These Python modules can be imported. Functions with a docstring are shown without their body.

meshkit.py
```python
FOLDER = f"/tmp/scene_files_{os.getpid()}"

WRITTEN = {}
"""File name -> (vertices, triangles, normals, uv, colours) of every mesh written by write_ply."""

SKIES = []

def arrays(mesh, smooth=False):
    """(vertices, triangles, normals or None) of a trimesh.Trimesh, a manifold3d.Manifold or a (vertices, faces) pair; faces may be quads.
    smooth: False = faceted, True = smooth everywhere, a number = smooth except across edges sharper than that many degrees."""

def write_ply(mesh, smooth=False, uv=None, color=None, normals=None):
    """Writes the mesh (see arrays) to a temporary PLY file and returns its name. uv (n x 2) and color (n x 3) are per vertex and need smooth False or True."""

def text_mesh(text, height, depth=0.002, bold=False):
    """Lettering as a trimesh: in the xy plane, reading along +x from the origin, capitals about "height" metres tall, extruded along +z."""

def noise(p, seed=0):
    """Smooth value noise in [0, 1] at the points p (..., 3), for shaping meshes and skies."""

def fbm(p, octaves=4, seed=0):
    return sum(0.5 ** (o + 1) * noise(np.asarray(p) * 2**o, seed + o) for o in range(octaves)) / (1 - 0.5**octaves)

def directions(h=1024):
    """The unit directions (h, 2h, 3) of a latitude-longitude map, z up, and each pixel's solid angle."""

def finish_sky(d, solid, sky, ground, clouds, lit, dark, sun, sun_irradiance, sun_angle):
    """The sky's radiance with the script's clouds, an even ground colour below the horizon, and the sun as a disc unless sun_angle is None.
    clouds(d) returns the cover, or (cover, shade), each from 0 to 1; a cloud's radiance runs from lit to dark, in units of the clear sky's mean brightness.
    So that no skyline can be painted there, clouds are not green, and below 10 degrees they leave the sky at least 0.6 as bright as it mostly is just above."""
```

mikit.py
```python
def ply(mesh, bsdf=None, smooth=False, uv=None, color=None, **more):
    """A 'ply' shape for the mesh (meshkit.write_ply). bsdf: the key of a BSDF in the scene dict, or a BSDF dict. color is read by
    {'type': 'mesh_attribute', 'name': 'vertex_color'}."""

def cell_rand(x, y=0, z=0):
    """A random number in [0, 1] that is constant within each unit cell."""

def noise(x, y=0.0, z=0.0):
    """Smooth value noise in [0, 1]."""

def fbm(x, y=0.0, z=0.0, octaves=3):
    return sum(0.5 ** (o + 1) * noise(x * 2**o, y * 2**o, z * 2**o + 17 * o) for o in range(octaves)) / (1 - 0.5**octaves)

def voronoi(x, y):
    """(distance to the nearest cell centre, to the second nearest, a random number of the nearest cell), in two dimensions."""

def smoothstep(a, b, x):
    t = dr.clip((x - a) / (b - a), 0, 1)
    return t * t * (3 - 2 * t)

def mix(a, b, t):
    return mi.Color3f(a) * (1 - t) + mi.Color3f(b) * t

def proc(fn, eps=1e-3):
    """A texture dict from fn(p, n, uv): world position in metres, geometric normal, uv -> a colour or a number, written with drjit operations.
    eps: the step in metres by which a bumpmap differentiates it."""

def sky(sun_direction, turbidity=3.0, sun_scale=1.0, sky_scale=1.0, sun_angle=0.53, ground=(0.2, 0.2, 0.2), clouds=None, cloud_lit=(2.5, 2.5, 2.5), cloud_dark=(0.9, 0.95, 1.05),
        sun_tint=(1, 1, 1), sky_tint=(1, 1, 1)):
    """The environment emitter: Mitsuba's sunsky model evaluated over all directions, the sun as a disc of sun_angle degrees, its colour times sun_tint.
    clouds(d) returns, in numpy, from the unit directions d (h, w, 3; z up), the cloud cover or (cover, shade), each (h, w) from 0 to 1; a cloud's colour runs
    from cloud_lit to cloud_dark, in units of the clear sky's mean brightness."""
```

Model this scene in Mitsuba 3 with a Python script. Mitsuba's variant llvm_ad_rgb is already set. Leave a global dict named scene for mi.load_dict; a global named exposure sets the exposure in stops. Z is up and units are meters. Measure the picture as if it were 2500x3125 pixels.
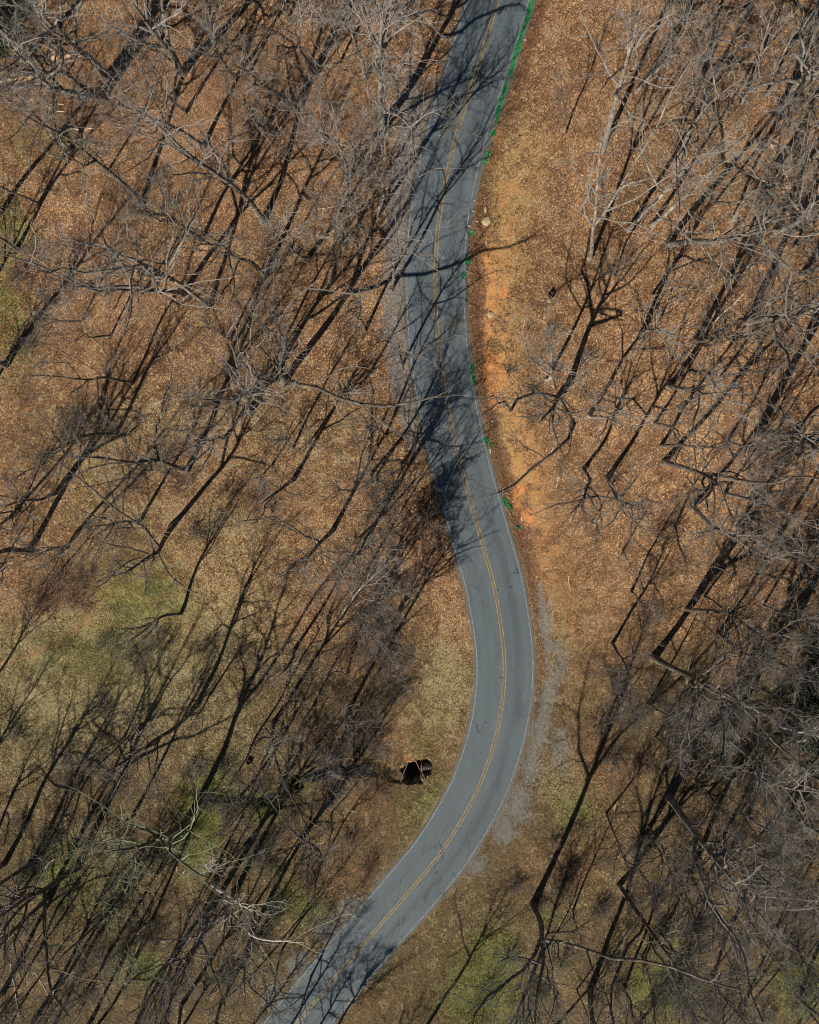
import math, random
import numpy as np, trimesh, mitsuba as mi, drjit as dr, mikit, meshkit
from mikit import proc, noise, fbm, voronoi, cell_rand, smoothstep, mix
from scipy.spatial import cKDTree
from scipy.interpolate import CubicSpline

TF = mi.ScalarTransform4f
scene, labels = {'type': 'scene'}, {}
rng = np.random.default_rng(7)

# ------------------------------------------------------------------ camera, sky, exposure
CAM_H, TILT, FOV = 104.0, math.radians(6.0), 62.0
cdir = np.array([0, -math.sin(TILT), -math.cos(TILT)])
cup = np.array([0, math.cos(TILT), -math.sin(TILT)])
scene['camera'] = {'type': 'perspective', 'fov': FOV, 'fov_axis': 'y', 'near_clip': 1.0, 'far_clip': 9000.0,
                   'to_world': TF().look_at(origin=[0, 0, CAM_H], target=(np.array([0, 0, CAM_H]) + cdir * 100).tolist(), up=cup.tolist())}
SUN_EL, SUN_AZ = math.radians(41), math.radians(239)      # azimuth counted from +x; shadows fall up and to the right
sun_dir = [math.cos(SUN_EL) * math.cos(SUN_AZ), math.cos(SUN_EL) * math.sin(SUN_AZ), math.sin(SUN_EL)]
scene['sky'] = mikit.sky(sun_dir, turbidity=2.5, sun_scale=1.0, sky_scale=0.25, sun_tint=(0.95, 1.0, 1.09))
exposure = 2.2

# ------------------------------------------------------------------ photograph pixels -> places on the ground
FPX = 1562.5 / math.tan(math.radians(FOV / 2))
def ray(u, v):
    u, v = np.asarray(u, float), np.asarray(v, float)
    d = cdir + ((u - 1250) / FPX)[..., None] * np.array([1.0, 0, 0]) - ((v - 1562.5) / FPX)[..., None] * cup
    return d / -d[..., 2:3]
def at_z(u, v, z):
    d = ray(u, v)
    return d[..., :2] * (CAM_H - np.asarray(z, float))[..., None] if np.ndim(z) else d[..., :2] * (CAM_H - z)

D = 2500 / 1725.0
CL = [(1072, -80), (1049, 0), (1022, 90), (992, 185), (964, 275), (942, 365), (927, 445), (919, 525), (917, 600), (919.5, 680), (927, 760), (940, 840),
      (956, 920), (974, 995), (995, 1070), (1016, 1145), (1038, 1225), (1053, 1305), (1062, 1385), (1060, 1460), (1048, 1535), (1028, 1605), (1000, 1675),
      (964, 1740), (921, 1805), (872, 1865), (818, 1928), (762, 1992), (703, 2062), (638, 2140), (560, 2235)]
cl = at_z(*(np.array(CL, float) * D).T, 0.0)
d0, d1 = cl[0] - cl[1], cl[-1] - cl[-2]
cl = np.vstack([[cl[0] + d0 / np.linalg.norm(d0) * L for L in (300, 120, 50, 20, 8)], cl, [cl[-1] + d1 / np.linalg.norm(d1) * L for L in (8, 20, 50, 120, 300)]])
arc = np.concatenate([[0], np.cumsum(np.linalg.norm(np.diff(cl, axis=0), axis=1))])
cs = CubicSpline(arc, cl)
AS = np.arange(arc[0], arc[-1], 0.4)
CP, CT = cs(AS), cs(AS, 1)
CT /= np.linalg.norm(CT, axis=1, keepdims=True)
CN = np.stack([-CT[:, 1], CT[:, 0]], 1)          # to the right of the picture (the road runs downwards)
A0 = AS[np.argmin(np.linalg.norm(CP - at_z(1049 * D, 0, 0.0), axis=1))]
AS = AS - A0                                       # arc length 0 at the top edge of the picture
kd = cKDTree(CP)
def road_sa(xy):
    xy = np.asarray(xy, float)
    _, i = kd.query(xy)
    return ((xy - CP[i]) * CN[i]).sum(-1), AS[i] + ((xy - CP[i]) * CT[i]).sum(-1)

def sst(a, b, x):
    t = np.clip((x - a) / (b - a), 0, 1)
    return t * t * (3 - 2 * t)

CREEK = at_z(*np.array([(1300, 2338), (1262, 2352), (1228, 2366), (1165, 2348), (1085, 2335), (990, 2352), (905, 2385), (830, 2440), (730, 2440), (640, 2425), (560, 2410), (420, 2430)], float).T, -0.8)
_t = np.linspace(0, 1, len(CREEK)); _cc = CubicSpline(_t, CREEK)(np.linspace(0, 1, 400)); _ckd = cKDTree(_cc)
PIT = at_z(1262.0, 2356.0, -0.8)
PIPE = at_z(1296.0, 2334.0, -0.6)
def terrain(xy):
    xy = np.asarray(xy, float)
    s, a = road_sa(xy)
    p3 = np.concatenate([xy, np.zeros(xy.shape[:-1] + (1,))], -1)
    und = (meshkit.fbm(p3 / 13.0, 3, 5) - 0.5) * 1.6 + (meshkit.fbm(p3 / 2.2, 3, 9) - 0.5) * 0.35
    far = sst(4.6, 12, np.abs(s))
    z = und * far
    up = 1 - sst(52, 78, a)                        # the cut bank runs along the upper right of the road
    z = z + np.where(s > 0, up * (1.7 * sst(5.6, 9.0, s) + 0.07 * np.clip(s - 8, 0, 60)) + (1 - up) * 0.02 * np.clip(s - 8, 0, 50), -0.045 * np.clip(-s - 6, 0, 45))
    z = z - 0.28 * np.exp(-((s - 5.2) / 0.8) ** 2) - 0.12 * sst(4.0, 5.5, np.abs(s))
    dc, ic = _ckd.query(xy)
    f = ic / 400.0
    depth = np.interp(f, [0, .10, .16, .26, .36, .60, .72, .85, 1], [1.75, 1.5, .5, .15, 1.0, 1.35, .8, .3, .1])
    dc = dc + 0.9 * (meshkit.fbm(p3 / 1.6, 3, 3) - .5)
    z = z - depth * (1 - sst(.45, 1.15, dc)) * sst(4.9, 6.0, np.abs(s))
    dp = np.linalg.norm((xy - PIT) * [.8, 1.1], axis=-1) + 1.5 * (meshkit.fbm(p3 / 0.8, 3, 4) - .5)
    z = z - 1.1 * (1 - sst(.75, 1.6, dp)) + .12 * (meshkit.noise(p3 / .35, 6) - .5) * (1 - sst(1.5, 2.6, dp))
    return z
def at(u, v, it=5):
    """The place on the terrain seen at pixel (u, v) of the photograph."""
    u, v = np.asarray(u, float), np.asarray(v, float)
    z = np.zeros(u.shape)
    for _ in range(it):
        xy = at_z(u, v, z); z = terrain(xy)
    return np.concatenate([xy, z[..., None]], -1)

# ------------------------------------------------------------------ materials
def M(name, fn, rough=0.9, spec=0.25, bump=None, bscale=0.02, eps=0.01, two=True):
    b = {'type': 'principled', 'base_color': proc(fn), 'roughness': rough, 'specular': spec}
    if bump is not None:
        b = {'type': 'bumpmap', 'arbitrary': proc(bump, eps), 'scale': bscale, 'nested': b}
    scene[name] = {'type': 'twosided', 'bsdf': b} if two else b
C = mi.Color3f

def bark_fn(a, b, c):
    def fn(p, n, uv):
        g = fbm(p.x * 5, p.y * 5, p.z * 1.6, 3)
        l = smoothstep(.56, .72, fbm(p.x * 1.7 + 9, p.y * 1.7, p.z * 1.1, 3))
        return mix(mix(C(*a), C(*b), g), C(*c), l * .7)
    return fn
M('bark_grey', bark_fn((.075, .068, .06), (.19, .178, .16), (.28, .28, .245)))
M('bark_dark', bark_fn((.05, .045, .04), (.14, .12, .10), (.20, .20, .16)))
M('bark_pale', bark_fn((.12, .11, .098), (.27, .255, .23), (.40, .395, .36)))
M('bark_white', bark_fn((.30, .30, .28), (.52, .52, .49), (.68, .68, .65)))
M('twig_grey', lambda p, n, uv: mix(C(.105, .103, .104), C(.285, .282, .278), noise(p.x * 1.3, p.y * 1.3, p.z * 1.3)))
M('twig_dark', lambda p, n, uv: mix(C(.058, .056, .055), C(.19, .184, .178), noise(p.x * 1.3, p.y * 1.3, p.z * 1.3)))
M('twig_green', lambda p, n, uv: mix(C(.15, .17, .11), C(.30, .33, .23), noise(p.x * 1.3, p.y * 1.3, p.z * 1.3)))
M('twig_rust', lambda p, n, uv: mix(C(.13, .085, .065), C(.26, .18, .145), noise(p.x * 1.3, p.y * 1.3, p.z * 1.3)))
M('log_wood', lambda p, n, uv: mix(C(.30, .19, .12), C(.55, .40, .28), fbm(p.x * 4, p.y * 4, p.z * 4, 3)))
M('stick_pale', lambda p, n, uv: mix(C(.42, .34, .26), C(.70, .62, .52), noise(p.x * 3, p.y * 3, p.z * 3)))
M('rock_tan', lambda p, n, uv: mix(C(.24, .20, .125), C(.45, .39, .265), fbm(p.x * 3, p.y * 3, p.z * 3, 3)))
M('rock_white', lambda p, n, uv: mix(C(.30, .30, .31), C(.52, .52, .54), noise(p.x * 7, p.y * 7, p.z * 7)))
M('stump_dark', lambda p, n, uv: mix(C(.015, .012, .01), C(.06, .045, .035), noise(p.x * 7, p.y * 7, p.z * 7)))
M('vivid_green', lambda p, n, uv: mix(C(.004, .16, .045), C(.012, .34, .10), fbm(p.x * 6, p.y * 6, p.z * 6, 3)))
M('grass_green', lambda p, n, uv: mix(C(.05, .10, .018), C(.16, .25, .055), noise(p.x * 5, p.y * 5, p.z * 5)))
M('grass_dry', lambda p, n, uv: mix(C(.20, .17, .08), C(.42, .36, .20), noise(p.x * 5, p.y * 5, p.z * 5)))
M('evergreen', lambda p, n, uv: mix(C(.012, .022, .012), C(.04, .065, .03), noise(p.x * 5, p.y * 5, p.z * 5)))
M('rust', lambda p, n, uv: mix(C(.10, .035, .015), C(.33, .13, .05), fbm(p.x * 7, p.y * 7, p.z * 7, 3)))
scene['galvanised'] = {'type': 'twosided', 'bsdf': {'type': 'principled', 'base_color': proc(lambda p, n, uv: mix(C(.02, .022, .027), C(.085, .092, .105), fbm(p.x * 6, p.y * 6, p.z * 6, 3))), 'roughness': .45, 'metallic': .6}}

def leaf_fn(p, n, uv):
    w = cell_rand(p.x * 9, p.y * 9, 3)
    pale = smoothstep(.86, .99, cell_rand(p.x * 9, p.y * 9, 8))
    oak = mix(mix(C(.11, .066, .04), C(.34, .215, .13), w), C(.62, .47, .32), pale)
    damp_shade = mix(mix(C(.07, .052, .034), C(.22, .165, .10), w), C(.46, .36, .25), pale)      # older, damper bottomland leaves, darkened further to paint in the shade there
    return mix(oak, damp_shade, smoothstep(-18, -46, p.y + (fbm(p.x * .12, p.y * .12, 2, 3) - .5) * 26))
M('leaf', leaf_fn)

# patches of ground: (x, y in the 1725 px wide view, rx, ry in those pixels, weight)
def blobs(rows):
    out = []
    for (x, y, rx, ry, w) in rows:
        c = at(x * D, y * D)
        k = 0.04 * D
        out.append((float(c[0]), float(c[1]), rx * k, ry * k, w))
    return out
def blob_sum(p, bl):
    t = mi.Float(0)
    for (x, y, rx, ry, w) in bl:
        t = t + w * dr.exp(-dr.square((p.x - x) / rx) - dr.square((p.y - y) / ry))
    return t
B_GREEN = blobs([(300, 1260, 120, 90, .9), (180, 1380, 120, 60, .7), (20, 640, 50, 130, .6), (20, 470, 60, 60, .6), (90, 300, 60, 50, .4), (1010, 2090, 90, 80, 1.3), (410, 1750, 50, 110, 1.2), (440, 1720, 30, 60, .9), (640, 1640, 30, 20, .7), (560, 1690, 60, 40, .8),
                 (310, 2040, 45, 45, 1.2), (110, 1830, 60, 70, .9), (200, 1900, 60, 60, .5), (900, 1700, 60, 90, .5), (890, 1560, 40, 60, .4), (930, 1000, 25, 60, .5), (1390, 1990, 60, 50, .4), (1700, 2080, 70, 70, 1.5), (1400, 2090, 90, 60, 1.3), (1040, 1990, 60, 50, .7),
                 (470, 1620, 50, 60, .5), (620, 1880, 60, 60, .5), (1160, 1400, 30, 70, .35), (1210, 1700, 60, 60, .5), (1590, 1450, 40, 30, .7), (660, 1920, 40, 40, .6), (1150, 1930, 60, 30, .5), (1490, 1120, 30, 30, .35)])
B_TAN = blobs([(120, 1400, 210, 120, 1.3), (60, 1560, 160, 100, .6), (200, 1000, 160, 160, .45), (480, 1130, 160, 110, .5), (650, 930, 160, 120, .35), (940, 1440, 70, 110, .9), (330, 1420, 150, 130, .5), (480, 1330, 130, 120, .6), (350, 880, 200, 70, .3),
               (1190, 1640, 70, 70, .7), (1060, 900, 60, 200, .5), (1060, 350, 70, 250, .6), (1190, 1330, 70, 110, .4), (900, 1700, 60, 60, .5), (500, 1560, 100, 70, .4), (940, 1910, 130, 80, .25), (730, 1180, 90, 60, .3)])
B_ORANGE = blobs([(1064, 619, 12, 12, 1.2), (1030, 775, 16, 60, .9), (1032, 640, 10, 60, .7), (1100, 1027, 16, 11, 1.2), (1110, 1088, 14, 16, 1.2), (1085, 1058, 12, 22, .8), (1055, 790, 20, 40, .6), (1045, 850, 12, 22, .6), (1025, 530, 10, 40, .7), (1050, 320, 14, 60, .5),
                  (620, 1130, 22, 22, .6), (1195, 1230, 8, 12, .6), (800, 1560, 40, 16, .5), (860, 1600, 26, 16, .6), (1210, 1300, 7, 60, .5)])
B_RED = blobs([(580, 1050, 100, 60, .6), (760, 1230, 100, 70, .6), (150, 1240, 90, 50, .7), (1260, 1620, 90, 120, .7), (1180, 1830, 120, 70, .6), (800, 1680, 120, 100, .5), (700, 1850, 150, 80, .5), (200, 200, 260, 160, .5), (600, 250, 200, 200, .4), (1190, 1230, 40, 80, .5),
               (1010, 560, 18, 260, .8), (1130, 1150, 25, 90, .7), (300, 1000, 100, 60, .3), (480, 1420, 80, 60, .4), (1560, 1750, 140, 120, .4), (1500, 1980, 150, 120, .3)])
B_GRAVEL = blobs([(1150, 1320, 12, 40, .9), (1163, 1362, 14, 14, .9), (1182, 1400, 14, 30, .7), (1146, 1500, 13, 45, 1.1), (1130, 1545, 14, 30, 1.), (1115, 1610, 20, 40, .9), (1090, 1690, 28, 40, .9), (1060, 1745, 24, 34, .9), (1005, 1820, 26, 26, .8), (1180, 1580, 24, 60, .5), (1140, 1270, 9, 40, .7),
                  (838, 480, 14, 120, 1.), (830, 640, 18, 120, 1.), (840, 770, 15, 60, .9), (855, 330, 14, 90, 1.), (868, 215, 13, 80, 1.), (862, 860, 10, 40, .6), (740, 1915, 32, 26, .95), (690, 1965, 30, 26, 1.), (630, 2030, 28, 28, 1.), (575, 2100, 26, 28, .9), (1165, 1445, 12, 36, .6), (1150, 1400, 9, 30, .4), (800, 1850, 18, 18, .5)])
B_SHADE = blobs([(640, 1640, 130, 24, 1.0), (760, 1610, 60, 18, .7)])
CRK = [(float(a[0]), float(a[1]), float(b[0]), float(b[1])) for a, b in zip(_cc[:-1:40], _cc[40::40])]

def ground_fn(p, n, uv):
    s, a = uv.x, uv.y
    nz = fbm(p.x * .9, p.y * .9, 1, 4)
    n2 = fbm(p.x * 3.1, p.y * 3.1, 5, 3)
    lo = fbm(p.x * .12, p.y * .12, 2, 3)
    brk = (nz - .5) * 1.3 + (n2 - .5) * .9
    f1, f2, w = voronoi(p.x * 6.5 + (n2 - .5), p.y * 6.5)
    w2 = cell_rand(p.x * 13, p.y * 13, 2)
    brk = brk + (w2 - .5) * .55 + (w - .5) * .45
    col = mix(C(.10, .056, .032), C(.41, .245, .135), .6 * w + .4 * w2)
    col = mix(col, C(.66, .475, .30), smoothstep(.76, 1., w) * .62)
    col = mix(col, C(.045, .026, .016), smoothstep(.36, .6, f1) * .75)
    col = col * (.60 + .74 * lo) * (.68 + .64 * n2) * (.8 + .4 * smoothstep(.35, .65, nz))
    # older, duller litter towards the lower end, its colour also darkened to imitate dense shade
    dull_shade = smoothstep(-16, -46, p.y + (lo - .5) * 26 + 6 * smoothstep(0, 30, dr.abs(p.x - 6)) * -1)
    col = mix(col, mix(C(.024, .022, .013), C(.150, .120, .068), .6 * w + .4 * w2), dull_shade * .85)
    g = smoothstep(.1, 1., blob_sum(p, B_TAN) + brk * .8)
    tan = mix(C(.12, .105, .052), C(.50, .455, .27), .45 * w2 + .3 * w + .25 * n2)
    col = mix(col, tan, g * .72)
    r = smoothstep(.3, .8, blob_sum(p, B_RED) + brk * .6)
    col = mix(col, mix(C(.07, .032, .02), C(.28, .135, .08), .6 * w + .4 * w2), r * .6)
    # the cut bank beside the upper road: ochre soil, then a strip of deep brown leaves against the asphalt
    bank = smoothstep(5.4, 6.4, s + (n2 - .5)) * (1 - smoothstep(7.6, 12.5, s + (nz - .5) * 5)) * (1 - smoothstep(60, 84, a)) * smoothstep(8, 22, a)
    col = mix(col, mix(C(.20, .105, .04), C(.54, .315, .13), n2 * .4 + w2 * .6), bank * smoothstep(.25, .65, nz + (w - .5) * .3) * .85)
    strip = smoothstep(3.6, 3.9, s) * (1 - smoothstep(5.5, 6.3, s + (n2 - .5) * 1.2)) * (1 - smoothstep(66, 82, a)) * (.6 + .4 * smoothstep(.3, .5, nz))
    col = mix(col, mix(C(.055, .026, .016), C(.20, .105, .06), .5 * w + .5 * w2), strip * .85)
    o = smoothstep(.25, .95, blob_sum(p, B_ORANGE) + brk * .8)
    col = mix(col, mix(C(.32, .125, .045), C(.60, .28, .115), .5 * n2 + .5 * w2), o * .9)
    gr = smoothstep(.25, 1., blob_sum(p, B_GREEN) + brk * .9)
    col = mix(col, mix(C(.07, .088, .022), C(.24, .275, .085), .5 * w2 + .5 * n2), gr * (.35 + .5 * w2))
    lv = smoothstep(3.5, 3.7, -s) * (1 - smoothstep(4.9, 6.6, -s + (n2 - .5) * 1.2)) * smoothstep(8, 18, a) * (1 - smoothstep(46, 56, a))
    gv = smoothstep(.25, .9, blob_sum(p, B_GRAVEL) * 1.55 + lv * 1.5 + brk * .85)
    col = mix(col, mix(C(.105, .115, .12), C(.26, .275, .285), .7 * cell_rand(p.x * 11, p.y * 11, 4) + .3 * n2), gv * (.35 + .6 * w2))
    verge = smoothstep(4.6, 3.7, dr.abs(s) + (n2 - .5) * 1.2)
    col = mix(col, mix(C(.10, .088, .06), C(.24, .20, .14), w2), verge * .5)
    # the worn two-rut track across the pale field
    dk = dr.minimum(9, mi.Float(9))
    for (x0, y0, x1, y1) in TRACK:
        ex, ey = x1 - x0, y1 - y0
        t = dr.clip(((p.x - x0) * ex + (p.y - y0) * ey) / (ex * ex + ey * ey), 0, 1)
        dk = dr.minimum(dk, dr.sqrt(dr.square(p.x - x0 - t * ex) + dr.square(p.y - y0 - t * ey)))
    col = mix(col, mix(C(.17, .11, .055), C(.34, .23, .125), w2), smoothstep(.7, .15, dk + (n2 - .5) * .8 + (w2 - .5) * .4) * .8)
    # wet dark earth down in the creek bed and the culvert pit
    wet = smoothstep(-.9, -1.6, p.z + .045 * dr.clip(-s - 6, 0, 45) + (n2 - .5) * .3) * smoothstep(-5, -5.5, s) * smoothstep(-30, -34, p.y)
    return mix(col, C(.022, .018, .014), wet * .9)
_tr = at(*(np.array([(-40, 1420), (20, 1396), (80, 1372), (135, 1345), (175, 1315), (205, 1280)], float) * D).T)
TRACK = [(float(a[0]), float(a[1]), float(b[0]), float(b[1])) for a, b in zip(_tr[:-1], _tr[1:])]
def ground_bump(p, n, uv):
    f1, f2, w = voronoi(p.x * 6.5, p.y * 6.5)
    return w * (.8 - f1) + .8 * fbm(p.x * 4, p.y * 4, 2, 3)
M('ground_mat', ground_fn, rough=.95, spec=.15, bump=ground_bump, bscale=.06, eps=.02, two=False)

def asphalt_fn(p, n, uv):
    s, a = uv.x, uv.y
    g = cell_rand(p.x * 28, p.y * 28, 2)
    m = fbm(p.x * .8, p.y * .25, 1, 4)
    st = fbm(s * 2.6, a * .05, 4, 3)
    col = mix(C(.050, .072, .092), C(.128, .168, .204), .25 * g + .22 * cell_rand(p.x * 8.5, p.y * 8.5, 5) + .30 * m + .23 * st)
    oil = dr.exp(-dr.square((s - 1.75 + (m - .5) * .7) / .5)) * .2 + dr.exp(-dr.square((s + 1.75 + (m - .5) * .7) / .5)) * .07
    col = col * (1 - oil * smoothstep(.25, .6, st + .2))
    mid = dr.exp(-dr.square(s / .28)) * .25
    col = mix(col, C(.15, .12, .08), mid * 1.6)
    # cracks, and the long seam along the right lane
    f1, f2, w = voronoi(s * .45 + fbm(a * .8, s * .8, 3, 3) * 1.2, a * .11)
    cr = smoothstep(.03, .008, f2 - f1) * smoothstep(.45, .6, fbm(p.x * .15, p.y * .15, 7, 2))
    seam = smoothstep(.035, .012, dr.abs(s - 2.05 + (fbm(a * .5, 0, 9, 3) - .5) * .9)) * smoothstep(.52, .6, noise(a * .12, 3, 1))
    col = col * (1 - .5 * dr.maximum(cr, seam))
    stain = dr.exp(-dr.square((p.x - STAIN[0]) / .8) - dr.square((p.y - STAIN[1]) / 1.3)) * smoothstep(.35, .6, fbm(p.x * 2, p.y * 2, 1, 3))
    col = mix(col, C(.09, .08, .065), stain * .8)
    edge = smoothstep(3.3, 3.95, dr.abs(s) + (fbm(p.x * 2, p.y * 2, 3, 3) - .5) * .5)
    return mix(col, C(.13, .115, .09), edge * .55)
STAIN = [float(t) for t in at_z(960 * D, 678 * D, 0.0)]
M('asphalt', asphalt_fn, rough=.8, spec=.3, bump=lambda p, n, uv: cell_rand(p.x * 28, p.y * 28, 2), bscale=.006, eps=.01)
def paint_fn(c, base):
    def fn(p, n, uv):
        wr = smoothstep(.30, .62, fbm(p.x * 3.5, p.y * 3.5, 1, 4) + .25 * (noise(p.x * 20, p.y * 20) - .5))
        return mix(base, C(*c), .25 + .75 * wr)
    return fn
M('paint_yellow', paint_fn((.30, .235, .105), C(.12, .11, .085)), rough=.7)
M('paint_white', paint_fn((.215, .25, .275), C(.12, .14, .16)), rough=.7)

# ------------------------------------------------------------------ scene entries
def numbered(key):
    if key not in used: used.add(key); return key
    i = 1
    while f'{key}_{i:03d}' in used: i += 1
    used.add(f'{key}_{i:03d}'); return f'{key}_{i:03d}'
used = set()
GROUPS = {'bare_tree': 'bare trees of the winter forest', 'white_barked_tree': 'white-barked bare trees', 'bare_shrub': 'bare shrubs under the trees', 'fallen_branch': 'fallen branches on the leaf litter', 'fallen_log': 'fallen logs on the forest floor',
          'pebble': 'small whitish stones on the right verge', 'stone': 'tan rocks on the right bank', 'green_plant_clump': 'vivid green clumps along the right road edge', 'evergreen_tree': 'dark evergreens at the margins', 'hollow_stump': 'hollow stumps'}
def thing(name, label, cat, group=None):
    k = numbered(name)
    labels[k] = {'label': label, 'category': cat}
    group = group or GROUPS.get(name)
    if group: labels[k]['group'] = group
    return k
def put(name, mesh, mat, parent=None, smooth=False, uv=None):
    key = numbered(f'{parent}__{name}') if parent else name
    scene[key] = mikit.ply(mesh, mat, smooth=smooth, uv=uv)
    return key
def struct(name, mesh, mat, smooth=False, uv=None):
    k = put(name, mesh, mat, None, smooth, uv); used.add(k); labels[k] = {'kind': 'structure'}; return k
def stuff(name, mesh, mat, label, cat):
    k = put(name, mesh, mat); used.add(k); labels[k] = {'label': label, 'category': cat, 'kind': 'stuff'}; return k

# ------------------------------------------------------------------ ground sheet and road
def axis(lo, hi, st):
    a = np.arange(lo, hi + st / 2, st)
    g, x = [], st
    while x < 2500: g.append(x); x *= 1.5
    g = np.cumsum(g)
    return np.concatenate([lo - g[::-1], a, hi + g])
gx, gy = axis(-60, 60, 0.42), axis(-84, 54, 0.42)
gx = np.unique(np.concatenate([gx, np.arange(PIT[0] - 3.6, PIT[0] + 3.6, .13)])); gy = np.unique(np.concatenate([gy, np.arange(PIT[1] - 3, PIT[1] + 3, .13)]))
X, Y = np.meshgrid(gx, gy, indexing='ij')
XY = np.stack([X, Y], -1).reshape(-1, 2)
GS, GA = road_sa(XY)
GZ = terrain(XY)
GZ = np.where(np.abs(GS) < 3.75, -0.12, GZ)
nx, ny = X.shape
I = np.arange(nx * ny).reshape(nx, ny)
F = np.stack([I[:-1, :-1], I[1:, :-1], I[1:, 1:], I[:-1, 1:]], -1).reshape(-1, 4)
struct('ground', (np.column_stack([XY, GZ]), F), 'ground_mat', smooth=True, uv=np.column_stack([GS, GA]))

keep = np.abs(AS - 70) < 330
RP, RN, RA = CP[keep], CN[keep], AS[keep]
def ribbon(offs, z, a=None):
    """A strip along the road through the given offsets (each a number or one per station)."""
    offs = [np.broadcast_to(o, len(RP)) for o in offs]
    V = np.stack([np.column_stack([RP + RN * o[:, None], np.broadcast_to(zz, len(RP))]) for o, zz in zip(offs, z)], 1)
    K = len(offs); i = np.arange(len(RP) * K).reshape(-1, K)
    f = np.stack([i[:-1, :-1], i[1:, :-1], i[1:, 1:], i[:-1, 1:]], -1).reshape(-1, 4)
    uv = np.column_stack([np.stack(offs, 1).ravel(), np.repeat(RA, K)])
    return (V.reshape(-1, 3), f), uv
jag = (meshkit.fbm(np.column_stack([RA * .6, RA * 0, RA * 0]), 4, 2) - .5) * .35
jag2 = (meshkit.fbm(np.column_stack([RA * .6, RA * 0 + 9, RA * 0]), 4, 3) - .5) * .35
RW = 3.78 + .45 * (1 - sst(14, 26, RA)) + .12 * sst(55, 75, RA)
LW = 3.72 + 0 * RA
m, uv = ribbon([-LW - .06 + jag, -LW + jag, -1.7, 0, 1.7, RW + jag2, RW + .06 + jag2], [-.14, .0, .03, .05, .03, .0, -.14])
struct('road', m, 'asphalt', smooth=False, uv=uv)
def rz(o): return .05 - .02 * abs(o) / 1.7 if abs(o) < 1.7 else .03 - .03 * (abs(o) - 1.7) / 2.0
for o in (-.165, .165):
    m, uv = ribbon([o - .05, o + .05], [rz(o - .05) + .006, rz(o + .05) + .006])
    put('centre_line', m, 'paint_yellow', 'road', uv=uv)
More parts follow.
